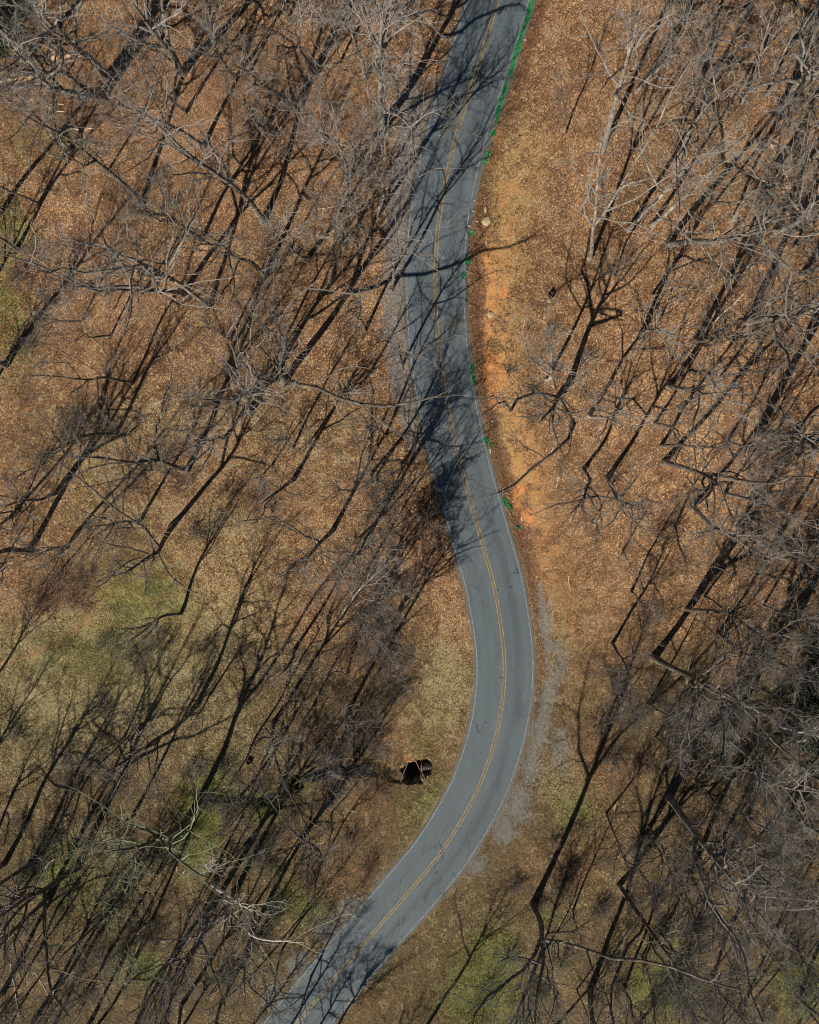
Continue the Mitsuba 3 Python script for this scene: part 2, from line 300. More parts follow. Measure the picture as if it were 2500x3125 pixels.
for o, side in ((-3.42, -1), (3.42, 1)):
    oo = o + (.12 * sst(55, 75, RA) if side > 0 else 0 * RA)
    m, uv = ribbon([oo - .055, oo + .055], [rz(3.365) + .010 if side > 0 else rz(3.475) + .006, rz(3.475) + .006 if side > 0 else rz(3.365) + .010])
    put('edge_line', m, 'paint_white', 'road', uv=uv)

# ------------------------------------------------------------------ bare trees
def tubes(P, R, sides, tip=True):
    """Polylines P (n, k, 3) with radii R (n, k) as tapering tubes; with tip the last ring is one point."""
    n, k, _ = P.shape
    ax = P[:, -1] - P[:, 0]
    ax /= np.linalg.norm(ax, axis=1, keepdims=True) + 1e-9
    ref = np.where(np.abs(ax[:, 2:]) < .8, [0, 0, 1.0], [1.0, 0, 0])
    a = np.cross(ax, ref); a /= np.linalg.norm(a, axis=1, keepdims=True) + 1e-9
    b = np.cross(ax, a)
    ang = np.arange(sides) * 2 * np.pi / sides
    ring = np.cos(ang)[None, :, None] * a[:, None] + np.sin(ang)[None, :, None] * b[:, None]
    kr = k - 1 if tip else k
    V = (P[:, :kr, None] + R[:, :kr, None, None] * ring[:, None]).reshape(n, -1, 3)
    per = kr * sides
    if tip:
        V = np.concatenate([V, P[:, -1:]], 1); per += 1
    i, j = np.meshgrid(np.arange(kr - 1), np.arange(sides), indexing='ij')
    j2 = (j + 1) % sides
    q = np.stack([i * sides + j, i * sides + j2, (i + 1) * sides + j2, (i + 1) * sides + j], -1).reshape(-1, 4)
    f = np.vstack([q[:, [0, 1, 2]], q[:, [0, 2, 3]]])
    if tip:
        jj = np.arange(sides)
        f = np.vstack([f, np.column_stack([(kr - 1) * sides + jj, (kr - 1) * sides + (jj + 1) % sides, np.full(sides, per - 1)])])
    F = (f[None] + (np.arange(n) * per)[:, None, None]).reshape(-1, 3)
    return V.reshape(-1, 3), F
def join(parts):
    V, Fs, o = [], [], 0
    for v, f in parts:
        V.append(v); Fs.append(f + o); o += len(v)
    return np.vstack(V), np.vstack(Fs)
def unit(v): return v / (np.linalg.norm(v, axis=-1, keepdims=True) + 1e-9)
def grow(r, S, Dv, L, K, wob, up):
    n = len(S)
    P = np.empty((n, K + 1, 3)); P[:, 0] = S
    d = unit(Dv)
    for k in range(K):
        d = unit(d + r.normal(0, wob, (n, 3)) + [0, 0, up])
        P[:, k + 1] = P[:, k] + d * (L / K)[:, None]
    return P
def pick(r, P, R, m, lo, hi=1.0):
    """m places along each polyline: position, tangent, radius, t, index of the parent."""
    n, k, _ = P.shape
    t = lo + (hi - lo) * (np.arange(m)[None] + r.random((n, m))) / m
    x = t * (k - 1); i = np.minimum(x.astype(int), k - 2); f = x - i
    idx = np.arange(n)[:, None]
    pos = P[idx, i] * (1 - f)[..., None] + P[idx, i + 1] * f[..., None]
    tan = unit(P[idx, i + 1] - P[idx, i])
    rad = R[idx, i] * (1 - f) + R[idx, i + 1] * f
    return pos.reshape(-1, 3), tan.reshape(-1, 3), rad.ravel(), t.ravel(), np.repeat(np.arange(n), m)
def off(r, tan, ang):
    """Directions leaving the tangents at the angle, at random around them."""
    q = unit(np.cross(tan, r.normal(0, 1, tan.shape)))
    return tan * np.cos(ang)[:, None] + q * np.sin(ang)[:, None]

def children(r, P, R, L, m, K, lo, ratio, ang, wob, up, rmax, rmin, taper=.25):
    S, T, rad, t, i = pick(r, P, R, m, lo)
    LL = L[i] * ratio * (1.15 - .75 * t) * r.uniform(.55, 1.3, len(S))
    Dv = off(r, T, r.uniform(ang[0], ang[1], len(S)))
    p = grow(r, S, Dv, LL, K, wob, up)
    r0 = np.clip(rad * r.uniform(.45, .75, len(S)), rmin, rmax)
    Rr = r0[:, None] * np.linspace(1, taper, K + 1)[None]
    return p, np.maximum(Rr, rmin * .6), LL

def make_tree(name, B, Tp, r0, bark, twig, label, cat='tree', group=None, seed=0, spread=.33, dens=1.0, bole=.38, fork=0, wig=.8):
    r = np.random.default_rng(seed)
    k = thing(name, label, cat, group)
    h = Tp[2] - B[2]
    N = 13
    t = np.linspace(0, 1, N)
    path = B + (Tp - B) * t[:, None]
    bow = np.array([r.normal(0, .03), r.normal(0, .03)]) * h
    path[:, :2] += np.sin(np.pi * t)[:, None] * bow
    for f in (2, 3.3, 5):
        path[:, :2] += (np.sin(t * f * np.pi + r.uniform(0, 6)) * t * (1.1 - t))[:, None] * r.normal(0, .030 * h * wig / f * 2, 2)
    path[0, 2] -= .5
    rad = r0 * np.where(t < .08, 1.45 - 5.6 * t, 1.0) * (1 - .86 * t ** 1.15)
    put('trunk', tubes(path[None], rad[None], 9), bark, k, smooth=True)
    n1 = max(5, int(round((8 + h * .30) * (.7 + .3 * dens))))
    P0, R0 = path[None], rad[None]
    S, T, rr, tt, _ = pick(r, P0, R0, n1, bole, .97)
    L1 = h * spread * (1.25 - .75 * (tt - bole) / (1 - bole)) * r.uniform(.6, 1.25, n1)
    az = np.arange(n1) * 2.4 + r.uniform(0, 6) + r.normal(0, .5, n1)
    el = r.uniform(.45, 1.0, n1)
    side = unit(np.column_stack([np.cos(az), np.sin(az), np.zeros(n1)]))
    Dv = unit(T * np.cos(el)[:, None] + side * np.sin(el)[:, None])
    if fork:                                            # one or two co-leaders as strong as the stem
        L1[:fork] *= 1.9; Dv[:fork] = unit(T[:fork] * .85 + side[:fork] * .5)
    P1 = grow(r, S, Dv, L1, 8, .20, .05)
    r1 = rr * r.uniform(.48, .82, n1)
    if fork: r1[:fork] = rr[:fork] * .85
    R1 = np.maximum(r1[:, None] * np.linspace(1, .24, 9)[None] ** .9, .012)
    big = np.argsort(-r1 * L1)
    nb = min(n1, 6)
    for i in big[:nb]:
        put('limb', tubes(P1[i:i + 1], R1[i:i + 1], 6), bark, k, smooth=True)
    parts = [tubes(P1[big[nb:]], R1[big[nb:]], 5)] if n1 > nb else []
    top = grow(r, path[-2:-1], unit(path[-1:] - path[-3:-2]), np.array([h * .12]), 8, .12, .02)
    PA, RA_ = np.concatenate([P1, top]), np.concatenate([R1, np.linspace(rad[-2], .012, 9)[None]])
    LA = np.concatenate([L1, [h * .16]])
    m2 = max(4, int(round(8 * dens)))
    P2, R2, L2 = children(r, PA, RA_, LA, m2, 5, .15, .55, (.45, 1.05), .22, .04, .095, .028)
    parts.append(tubes(P2, R2, 4 if dens > .8 else 3))
    m3 = max(3, int(round(6 * dens)))
    P3, R3, L3 = children(r, P2, R2, L2, m3, 2, .1, .66, (.4, 1.0), .24, .03, .034, .016)
    parts.append(tubes(P3, R3, 3))
    m4 = max(2, int(round(2.6 * dens)))
    P4, R4, L4 = children(r, P3, R3, L3, m4, 1, .15, .75, (.35, .95), .2, .02, .016, .010)
    parts.append(tubes(P4, R4, 3))
    put('crown', join(parts), twig, k)
    return k

def place(bu, bv, tu, tv, h=None, h0=19.0):
    tu, tv = bu + (tu - bu) * 1.15, bv + (tv - bv) * 1.15
    """Foot and top of a tree: the foot on the terrain, the top on its line of sight at the height that leans the tree least."""
    B = at(bu, bv)
    hs = [h] if h else np.arange(9, 31, .5)
    best = None
    for hh in hs:
        T = np.append(at_z(tu, tv, B[2] + hh), B[2] + hh)
        ln = np.linalg.norm(T[:2] - B[:2])
        c = (ln / hh) ** 2 * 6 + ((hh - h0) / 8) ** 2 * 1.0
        if best is None or c < best[0]: best = (c, T, ln, hh)
    _, T, ln, hh = best
    if ln > .62 * hh: T[:2] = B[:2] + (T[:2] - B[:2]) * .62 * hh / ln
    return B, T

BK = {'g': ('bark_grey', 'twig_grey'), 'd': ('bark_dark', 'twig_dark'), 'p': ('bark_pale', 'twig_grey'), 'w': ('bark_white', 'bark_white'), 'e': ('bark_dark', 'twig_green'), 'r': ('bark_dark', 'twig_rust')}
TILE = {1: (0, 0), 2: (1250, 0), 3: (0, 1042), 4: (1250, 1042), 5: (0, 2084), 6: (1250, 2084)}
def px(tile, x, y): return TILE[tile][0] + x / 1.38, TILE[tile][1] + y / 1.38

# tile, foot x y, top x y, height or 0, trunk radius, tone, options, label
TREES = [
 (1, 465, 320, 190, 50, 0, .34, 'g', {}, 'thick grey-barked bare tree leaning to the top left corner, behind the splintered fallen log'),
 (1, 440, 405, 60, 190, 0, .30, 'g', {'fork': 1}, 'leaning bare tree whose trunk passes just below the splintered fallen log at upper left'),
 (1, 425, 432, 110, 320, 0, .22, 'd', {}, 'slimmer bare trunk sharing a foot with the leaning tree below the splintered log'),
 (1, 770, 300, 560, 20, 0, .36, 'g', {}, 'thick straight bare trunk beside the orange-brown log at the top, left of centre'),
 (1, 860, 615, 470, 440, 0, .20, 'g', {}, 'grey bare tree leaning far left over the curved pale branch on the ground, upper left'),
 (1, 605, 855, 130, 510, 0, .22, 'd', {}, 'dark bare tree leaning up-left with a long straight shadow, left of the upper forest'),
 (1, 1112, 935, 640, 520, 0, .26, 'g', {}, 'bare tree with a pale mossy foot and long up-left trunk, upper left forest'),
 (1, 700, 1112, 560, 1040, 9, .10, 'd', {'dens': .7}, 'small thin dark tree with a kinked shadow between larger leaning trees at left'),
 (1, 770, 1238, 330, 1210, 0, .24, 'g', {'fork': 2}, 'many-stemmed bare tree fanning its limbs straight left in the left forest'),
 (1, 880, 1292, 330, 1030, 0, .26, 'p', {'fork': 2}, 'pale bundled limbs sweeping up-left beside the many-stemmed fanning bare tree'),
 (1, 1120, 1162, 850, 980, 0, .22, 'd', {}, 'dark bare tree with a thick long shadow, well left of the gravel verge'),
 (1, 1610, 560, 1615, 90, 21, .36, 'p', {'fork': 2}, 'big pale grey tree at the left edge of the road near the top'),
 (1, 1600, 545, 1690, 760, 13, .16, 'p', {}, 'pale bare tree leaning out over the left lane below the big grey roadside tree'),
 (1, 1460, 760, 1330, 560, 0, .22, 'g', {}, 'grey bare tree just left of the roadside gravel, below the arching-limbed one'),
 (1, 1275, 440, 1010, 290, 0, .20, 'd', {}, 'dark bare tree with an arching limb to the left, top centre-left of the forest'),
 (1, 1300, 1080, 1150, 960, 0, .18, 'g', {}, 'mid-sized grey tree left of the gravel verge with its shadow reaching the road edge'),
 (1, 781, 472, 640, 300, 0, .16, 'd', {}, 'slim dark tree with a twisted whitish branch beside it, upper left forest'),
 (1, 850, 1010, 620, 900, 0, .18, 'd', {}, 'dark bare tree behind the pale-limbed bundle, its crown a purplish haze of twigs'),
 (1, 5, 895, -230, 760, 0, .22, 'd', {}, 'bare tree at the left margin about a fifth of the way down'),
 (1, 70, 1050, -180, 960, 0, .18, 'd', {}, 'thin bare tree at the left margin beside a green grassy patch'),
 (1, 300, 640, 60, 400, 0, .16, 'g', {}, 'grey bare tree with a wide fine crown near the left margin, upper quarter'),
 (1, 990, 330, 880, 130, 0, .18, 'g', {}, 'grey bare tree right of the orange-brown log, thin-crowned, near the top'),
 (1, 1330, 300, 1290, 60, 0, .22, 'g', {}, 'bare tree near the top edge left of the big pale roadside tree'),
 (1, 1205, 1420, 1100, 1330, 0, .12, 'd', {'dens': .7}, 'thin young tree left of the starburst crown, halfway up the left side'),
 (1, 970, 1430, 850, 1330, 12, .11, 'd', {'dens': .7}, 'slim young tree with an upright shadow in the middle of the left forest'),
 (1, 470, 1410, 330, 1330, 11, .10, 'd', {'dens': .7}, 'young tree with a straight vertical-looking shadow in the left forest'),
 (1, 1540, 330, 1470, 90, 0, .18, 'g', {}, 'grey tree directly left of the big pale roadside tree'),
 (1, 150, 200, -40, 20, 0, .22, 'd', {}, 'dark tree in the top left corner with many tangled twigs'),
 (1, 1150, 560, 1000, 400, 0, .14, 'g', {}, 'mid-sized tree among interlaced twigs in the upper left centre'),
 # upper right
 (2, 762, 1092, 800, 620, 20, .22, 'p', {'fork': 2, 'spread': .3}, 'forked pale tree on the bank right of the road with a wide open crown'),
 (2, 812, 640, 960, 90, 24, .26, 'p', {'fork': 2, 'spread': .28}, 'tallest pale forked tree at upper right, with a dark band across its smooth trunk'),
 (2, 920, 972, 1250, 690, 0, .22, 'p', {}, 'straight pale trunk leaning up-right, first right of the forked tree on the bank'),
 (2, 1020, 950, 1370, 650, 0, .20, 'p', {}, 'pale trunk running parallel to and right of the straight leaning one'),
 (2, 1085, 1032, 1560, 985, 0, .28, 'g', {}, 'mossy-footed tree whose trunk arches flat to the right in the right forest'),
 (2, 955, 385, 1170, 90, 0, .18, 'p', {}, 'slender pale tree right of the tallest forked one at the top'),
 (2, 1560, 462, 1740, 260, 0, .36, 'p', {}, 'thick pale trunk leaning out of the right margin, uppermost of three'),
 (2, 1540, 692, 1790, 570, 0, .28, 'p', {}, 'thick pale trunk leaning out of the right margin, middle of three'),
 (2, 1540, 982, 1790, 840, 0, .28, 'p', {}, 'thick pale trunk leaning out of the right margin, lowest of three'),
 (2, 1430, 1352, 1760, 1285, 0, .34, 'g', {}, 'large tree with a ragged pale foot and a very broad shadow at the right margin'),
 (2, 1212, 1430, 1440, 1330, 0, .24, 'd', {}, 'dark bare tree whose foot stands beside the long pale split log on the right'),
 (2, 980, 1432, 1070, 1410, 14, .22, 'g', {}, 'stout tree with a pale bent top, two trees right of the bare roadside one'),
 (2, 1120, 720, 1380, 370, 0, .22, 'p', {'fork': 1}, 'pale clustered tree with a feathery crown in the middle of the upper right forest'),
 (2, 1400, 430, 1510, 110, 0, .20, 'p', {}, 'upright pale tree near the top right with a thin crown'),
 (2, 1360, 932, 1640, 710, 0, .18, 'p', {}, 'slim pale trunk leaning up-right towards the lowest thick trunk at the right margin'),
 (2, 1110, 625, 1240, 330, 0, .16, 'd', {}, 'dark slim tree beside the feathery pale one in the upper right forest'),
 (2, 1235, 330, 1290, 60, 0, .18, 'g', {}, 'grey tree near the top edge halfway between the tallest forked tree and the right margin'),
 (2, 1480, 640, 1700, 420, 0, .16, 'g', {}, 'grey slender tree between the two upper thick trunks at the right margin'),
 (2, 1180, 40, 1260, -160, 0, .20, 'g', {}, 'tree at the top edge right of centre with only its trunk in view'),
 (2, 1400, 60, 1520, -130, 0, .20, 'g', {}, 'tree at the top edge towards the right corner'),
 (2, 1600, 190, 1790, 20, 0, .22, 'g', {}, 'tree closest to the top right corner'),
 (2, 660, 560, 640, 380, 11, .08, 'd', {'dens': .7, 'bole': .25}, 'small dark low-branched tree on the slope above the green roadside strip'),
 (2, 870, 1160, 900, 1090, 10, .10, 'd', {'dens': .7}, 'small tree just right of the foot of the forked pale tree'),
 (2, 1340, 1180, 1520, 1090, 0, .16, 'g', {}, 'slim grey tree above the long pale split log on the right'),
 (2, 1660, 1150, 1860, 1080, 0, .22, 'g', {}, 'tree at the right margin just above the one with the broad shadow'),
 (2, 1020, 300, 1090, 80, 0, .14, 'g', {}, 'thin grey tree between the slender pale one and the top edge'),
 # middle right
 (4, 580, 162, 595, 30, 16, .20, 'p', {'spread': .32}, 'pale short-trunked tree on the orange bank with a broad low crown over bare soil'),
 (4, 682, 165, 560, 330, 17, .28, 'd', {'spread': .34, 'fork': 2}, 'dark tree leaning left from the bank, limbs fanning down over the road edge'),
 (4, 755, 312, 890, 285, 15, .22, 'p', {}, 'tree with a pale trunk foot and long thick shadow, right of the fanning dark tree'),
 (4, 735, 537, 670, 720, 15, .18, 'd', {'fork': 1}, 'dark crooked tree leaning down-left, middle of the right slope'),
 (4, 835, 577, 975, 690, 0, .22, 'd', {'fork': 1}, 'tree whose trunk turns down-right from a pale foot and a very long shadow'),
 (4, 1060, 440, 1370, 460, 0, .16, 'd', {}, 'thin tree leaning flat right from a sharp V with its shadow, right of centre'),
 (4, 1070, 508, 1330, 720, 0, .24, 'd', {'fork': 1}, 'dark tree arching down-right just below the thin flat-leaning one'),
 (4, 1095, 187, 1300, 215, 0, .22, 'g', {}, 'grey tree leaning level to the right above the sharp V of trunk and shadow'),
 (4, 1470, 388, 1745, 470, 0, .40, 'd', {'fork': 2}, 'biggest tree at the right margin, looping limbs and a forked broad shadow'),
 (4, 1032, 345, 1125, 400, 13, .13, 'd', {'dens': .8}, 'thin curved tree between the level-leaning grey tree and the V'),
 (4, 765, 762, 780, 800, 8, .07, 'd', {'dens': .6}, 'very small sapling-like tree alone on the tan slope right of the road bend'),
 (4, 1120, 777, 1170, 950, 12, .12, 'd', {'dens': .8}, 'thin wavy tree in the middle of the right forest'),
 (4, 855, 1272, 905, 1420, 13, .15, 'd', {}, 'dark tree at the foot of the right slope with a kinked trunk and long shadow'),
 (4, 935, 1052, 1015, 1140, 11, .12, 'd', {'spread': .3, 'dens': .8}, 'small round-crowned dark tree up-slope of the kinked one'),
 (4, 1025, 1332, 1370, 1530, 0, .32, 'd', {'fork': 1}, 'stout tree with the thickest straight shadow in the lower right, trunk running down-right'),
 (4, 1170, 1132, 1540, 1290, 0, .22, 'd', {}, 'long slim trunk leaning down-right with pale upper branches, right of the stout tree'),
 (4, 1640, 1157, 1850, 1240, 0, .26, 'g', {}, 'tree with a pale foot at the right margin two thirds down'),
 (4, 1190, 690, 1490, 890, 0, .22, 'g', {'spread': .28}, 'tree with a dense silvery crown in the right forest at mid height'),
 (4, 1390, 1412, 1640, 1620, 0, .22, 'd', {}, 'dark tree whose wide shadow starts left of the black thicket on the right'),
 (4, 1500, 1332, 1700, 1440, 0, .20, 'd', {}, 'tree just above the black thicket at the right margin'),
 (4, 1380, 780, 1620, 900, 0, .18, 'd', {}, 'dark tree right of the dense silvery crown'),
 (4, 1330, 640, 1560, 720, 0, .16, 'g', {}, 'slim tree between the silvery crown and the biggest marginal tree'),
 (4, 1300, 1230, 1480, 1350, 0, .15, 'd', {}, 'slim dark tree under the pale upper branches of the long slim trunk'),
 (4, 1560, 820, 1800, 930, 0, .20, 'd', {}, 'tree at the right margin below the biggest one'),
 (4, 1340, 420, 1500, 440, 0, .14, 'g', {}, 'thin grey tree up-right of the sharp V'),
 (4, 900, 880, 935, 960, 9, .07, 'd', {'dens': .6}, 'wispy little tree up-slope of the small round-crowned one'),
 # middle left
 (3, 1190, 172, 1205, 50, 20, .34, 'd', {'spread': .33, 'fork': 2}, 'tree seen almost from above with a starburst crown, left of the road at mid height'),
 (3, 1050, 300, 1050, 215, 19, .26, 'g', {'spread': .36}, 'starburst of grey limbs seen from above, below-left of the darker starburst'),
 (3, 562, 172, 160, 150, 0, .14, 'd', {}, 'thin dark tree stretching flat to the left margin at mid height'),
 (3, 490, 387, 210, 480, 0, .18, 'd', {'dens': .9}, 'dark tree with a straight trunk leaning left and slightly down, left forest'),
 (3, 790, 542, 380, 490, 0, .24, 'd', {'fork': 2}, 'dark tree with a bundle of limbs swept straight left, centre of the left forest'),
 (3, 1240, 577, 1115, 670, 14, .20, 'd', {}, 'dark crooked tree on open tan ground halfway between the starburst and the field'),
 (3, 1235, 452, 1160, 440, 12, .12, 'd', {'dens': .7}, 'slim dark tree just above the crooked one on open tan ground'),
 (3, 720, 777, 490, 960, 0, .24, 'd', {'fork': 1, 'spread': .3}, 'large dark tree leaning down-left with wide spidery limbs over green grass'),
 (3, 590, 755, 380, 780, 0, .16, 'd', {'fork': 1}, 'double-stemmed dark tree left of the large spidery one'),
 (3, 125, 882, -150, 960, 0, .28, 'd', {'fork': 2}, 'multi-stemmed dark tree at the left margin with a bundle of long shadows'),
 (3, 325, 797, 200, 920, 0, .14, 'd', {}, 'thin dark tree bending down-left near the left margin at mid height'),
 (3, 765, 1147, 560, 1260, 13, .17, 'd', {}, 'dark tree at the edge of the green clearing with a hook in its curved shadow'),
 (3, 1405, 792, 1265, 940, 17, .20, 'd', {'fork': 1}, 'double-stemmed dark tree leaning down-left, its twin shadows reaching the road'),
 (3, 1430, 1182, 1620, 950, 15, .16, 'p', {'spread': .34, 'fork': 1}, 'tree with a pale wiry crown leaning towards the road, left verge at mid height'),
 (3, 1510, 1192, 1540, 1290, 12, .13, 'd', {}, 'small dark tree close to the left verge with an elbowed trunk'),
 (3, 20, 100, -220, 60, 0, .26, 'd', {}, 'dark tree on the left margin at mid height with a tangle of pale twigs'),
 (3, 950, 405, 820, 440, 0, .18, 'g', {}, 'grey tree under the starburst limbs in the left forest'),
 (3, 900, 260, 780, 250, 0, .14, 'd', {}, 'slim dark tree left of the grey starburst'),
 (3, 950, 700, 920, 760, 8, .06, 'd', {'dens': .6}, 'tiny dark sapling-like tree on the tan clearing'),
 (3, 1540, 840, 1480, 900, 17, .18, 'd', {}, 'dark tree near the left verge whose shadow crosses into the left lane'),
 (3, 1560, 560, 1520, 590, 15, .14, 'd', {'dens': .9}, 'slim tree by the left verge above the road bend with its shadow on the asphalt'),
 (3, 40, 740, -150, 770, 0, .15, 'd', {}, 'thin tree on the left margin above the pale field'),
 (3, 230, 640, 30, 690, 0, .16, 'd', {}, 'slim tree near the left margin above the multi-stemmed one'),
 (3, 1620, 690, 1590, 740, 14, .13, 'd', {}, 'thin dark tree nearest the left verge at the middle of the photo'),
 (3, 1640, 1290, 1660, 1400, 13, .16, 'd', {}, 'dark tree in the brown thicket close to the inside of the bend'),
 (3, 1240, 1300, 1180, 1400, 14, .16, 'd', {}, 'dark tree between the green clearing and the thicket by the bend'),
 # bottom left
 (5, 820, 532, 500, 690, 0, .32, 'e', {'fork': 2}, 'large dark tree forking at the creek bank, its left limbs tinged green'),
 (5, 835, 87, 480, 340, 0, .22, 'd', {}, 'dark tree reaching down-left from the tan clearing above the creek'),
 (5, 330, 777, 10, 970, 0, .32, 'd', {'fork': 1}, 'thick dark trunk running to the left margin below the creek'),
 (5, 20, 762, -220, 900, 0, .24, 'd', {}, 'dark tree at the left margin level with the creek'),
 (5, 145, 760, -110, 940, 0, .22, 'd', {}, 'dark tree second from the left margin below the pale field'),
 (5, 100, 880, -160, 1060, 0, .18, 'd', {}, 'slim dark tree by the left margin under the thick leaning trunk'),
 (5, 200, 905, -70, 1110, 0, .22, 'd', {}, 'dark tree leaning out to the left margin from the mossy ground'),
 (5, 1262, 662, 1340, 740, 13, .20, 'd', {'spread': .36, 'fork': 1}, 'grey-limbed tree by the lower left verge with drooping branches towards the road'),
 (5, 880, 970, 760, 1230, 0, .30, 'd', {}, 'broad dark tree in the lower left centre casting the widest shadow'),
 (5, 985, 890, 930, 1110, 0, .24, 'd', {}, 'dark tree right of the broad one beside the white-limbed tree'),
 (5, 1080, 1010, 1040, 1270, 0, .22, 'd', {}, 'dark tree between the white-limbed tree and the lower road'),
 (5, 890, 850, 1050, 930, 15, .18, 'w', {'spread': .36, 'fork': 2, 'dens': .7}, 'white-limbed tree glowing among dark trunks in the lower left'),
 (5, 915, 790, 925, 640, 13, .09, 'w', {'dens': .5}, 'thin white forked stem just above the white-limbed tree'),
 (5, 310, 1190, 180, 1400, 0, .16, 'd', {'fork': 1}, 'forked dark tree in the lower left corner area'),
 (5, 1150, 170, 1110, 300, 16, .20, 'd', {'fork': 1}, 'dark tree in shade at the upper side of the creek near the culvert'),
 (5, 1460, 130, 1470, 190, 14, .20, 'd', {'spread': .32}, 'dark tree in the brown thicket directly above the culvert'),
 (5, 1400, 300, 1390, 380, 10, .10, 'g', {'spread': .42, 'bole': .25}, 'low wide grey tree spreading over the creek left of the culvert'),
 (5, 590, 1400, 480, 1600, 0, .18, 'd', {}, 'slender dark tree at the bottom edge, left third'),
 (5, 760, 1360, 680, 1560, 0, .20, 'd', {}, 'slender dark tree near the bottom edge below the broad shadowed one'),
 (5, 380, 1432, 240, 1600, 0, .18, 'd', {}, 'dark tree at the bottom edge towards the left corner'),
 (5, 140, 1425, -60, 1600, 0, .22, 'd', {}, 'dark tree at the bottom edge close to the left corner'),
 (5, 10, 1310, -230, 1450, 0, .24, 'd', {}, 'dark tree on the left margin nearest the bottom corner'),
 (5, 930, 1350, 880, 1560, 0, .16, 'd', {}, 'slim dark tree at the bottom edge halfway to the road'),
 (5, 1040, 1260, 1190, 1420, 12, .10, 'd', {'dens': .6}, 'thin tree at the lower left verge poking a branch over the road corner'),
 (5, 640, 1010, 500, 1200, 0, .16, 'e', {}, 'green-tinged slim tree on the mossy ground in the lower left'),
 (5, 450, 1150, 330, 1330, 0, .16, 'd', {}, 'slim dark tree left of the green patch near the bottom'),
 (5, 720, 1180, 620, 1380, 0, .18, 'd', {}, 'dark tree right of the green patch near the bottom'),
 (5, 560, 560, 380, 700, 0, .16, 'e', {'dens': 1.1}, 'green-twigged tree left of the large creek-bank tree'),
 (5, 1010, 480, 960, 600, 13, .14, 'd', {}, 'small dark tree on the shady creek bank'),
 # bottom right
 (6, 522, 940, 536, 1420, 25, .30, 'd', {'fork': 2}, 'dark tree with the long forked shadow that points to the gravel at the bend'),
 (6, 690, 962, 740, 1090, 10, .09, 'd', {'dens': .6}, 'thin young tree right of the one with the long forked shadow'),
 (6, 582, 1112, 600, 1260, 10, .08, 'd', {'dens': .6}, 'second thin young tree, below the first in the lower right'),
 (6, 765, 1292, 800, 1600, 25, .26, 'd', {'fork': 1}, 'dark forked tree at the bottom edge in the lower right'),
 (6, 880, 852, 1150, 1260, 0, .24, 'd', {'fork': 1}, 'dark tree leaning down-right with a double broad shadow in the lower right'),
 (6, 1095, 482, 1490, 990, 0, .34, 'g', {'fork': 1, 'spread': .28}, 'largest trunk in the lower right, leaning down-right into a silvery crown'),
 (6, 1340, 200, 1690, 430, 0, .30, 'g', {}, 'brown-grey trunk leaning to the right margin above the largest lower right trunk'),
 (6, 1180, 800, 1350, 1060, 0, .20, 'd', {}, 'dark tree left of the silvery crown in the lower right'),
 (6, 1300, 690, 1560, 890, 0, .20, 'd', {}, 'dark tree right of the largest lower right trunk'),
 (6, 1590, 560, 1850, 700, 0, .24, 'd', {}, 'dark tree on the right margin in the bottom quarter'),
 (6, 1560, 180, 1700, 210, 14, .16, 'w', {'dens': .6, 'spread': .3}, 'pale crooked white-barked tree by the black thicket on the right margin'),
 (6, 480, 1330, 470, 1500, 0, .16, 'e', {'spread': .34, 'dens': 1.1}, 'pale green-twigged tree at the bottom edge right of the road'),
 (6, 900, 1290, 960, 1500, 0, .16, 'd', {}, 'curved dark tree at the bottom edge right of the forked one'),
 (6, 1130, 1290, 1260, 1500, 0, .20, 'd', {}, 'dark tree on the green patch at the bottom edge'),
 (6, 1280, 1240, 1420, 1430, 0, .18, 'd', {}, 'slim dark tree right of the bottom green patch'),
 (6, 1400, 1390, 1560, 1600, 0, .20, 'd', {}, 'dark tree at the bottom edge near the right corner'),
 (6, 1640, 1330, 1880, 1500, 0, .22, 'd', {}, 'dark tree in the bottom right corner'),
 (6, 1500, 800, 1760, 980, 0, .18, 'g', {'dens': 1.1}, 'grey tree with a dense wiry crown at the right, bottom quarter'),
 (6, 1000, 90, 1130, 160, 12, .12, 'd', {'dens': .8}, 'small dark tree left of the twiggy thicket on the right'),
 (6, 1150, 150, 1300, 230, 13, .13, 'g', {'spread': .32}, 'twiggy grey tree in the middle of the right thicket'),
 (6, 1420, 560, 1600, 640, 0, .16, 'g', {'dens': 1.1}, 'twiggy tree between two leaning trunks in the right thicket'),
 (6, 1000, 640, 1090, 760, 0, .16, 'd', {}, 'dark tree up-left of the one with the double broad shadow'),
 (6, 1060, 1060, 1180, 1250, 0, .16, 'd', {'dens': 1.1}, 'dark tree with tangled twigs in the bottom right quarter'),
 (6, 820, 180, 870, 130, 11, .10, 'd', {'dens': .8}, 'small dark tree at the far end of the long forked shadow'),
]
def dens_at(u, v): return (.52 if v < 1000 else .62) if u > 1250 and v < 1750 else (.9 if u > 1250 else (.85 if u > 1000 and v < 1000 else .6 if v < 800 else .68))
for i, (tl, bx, by, tx, ty, h, r0, tone, opt, lab) in enumerate(TREES):
    B, T = place(*px(tl, bx, by), *px(tl, tx, ty), h * 1.3 if h else None, 15 + r0 * 36)
    opt = {'spread': .33, 'dens': 1.0, **opt}; opt['spread'] *= 1.08; opt['dens'] *= dens_at(*px(tl, bx, by)); r0 *= 1.1 if tone == 'p' else 1.32
    make_tree('bare_tree' if tone != 'w' else 'white_barked_tree', B, T, r0, *BK[tone], lab, seed=100 + i, **opt)

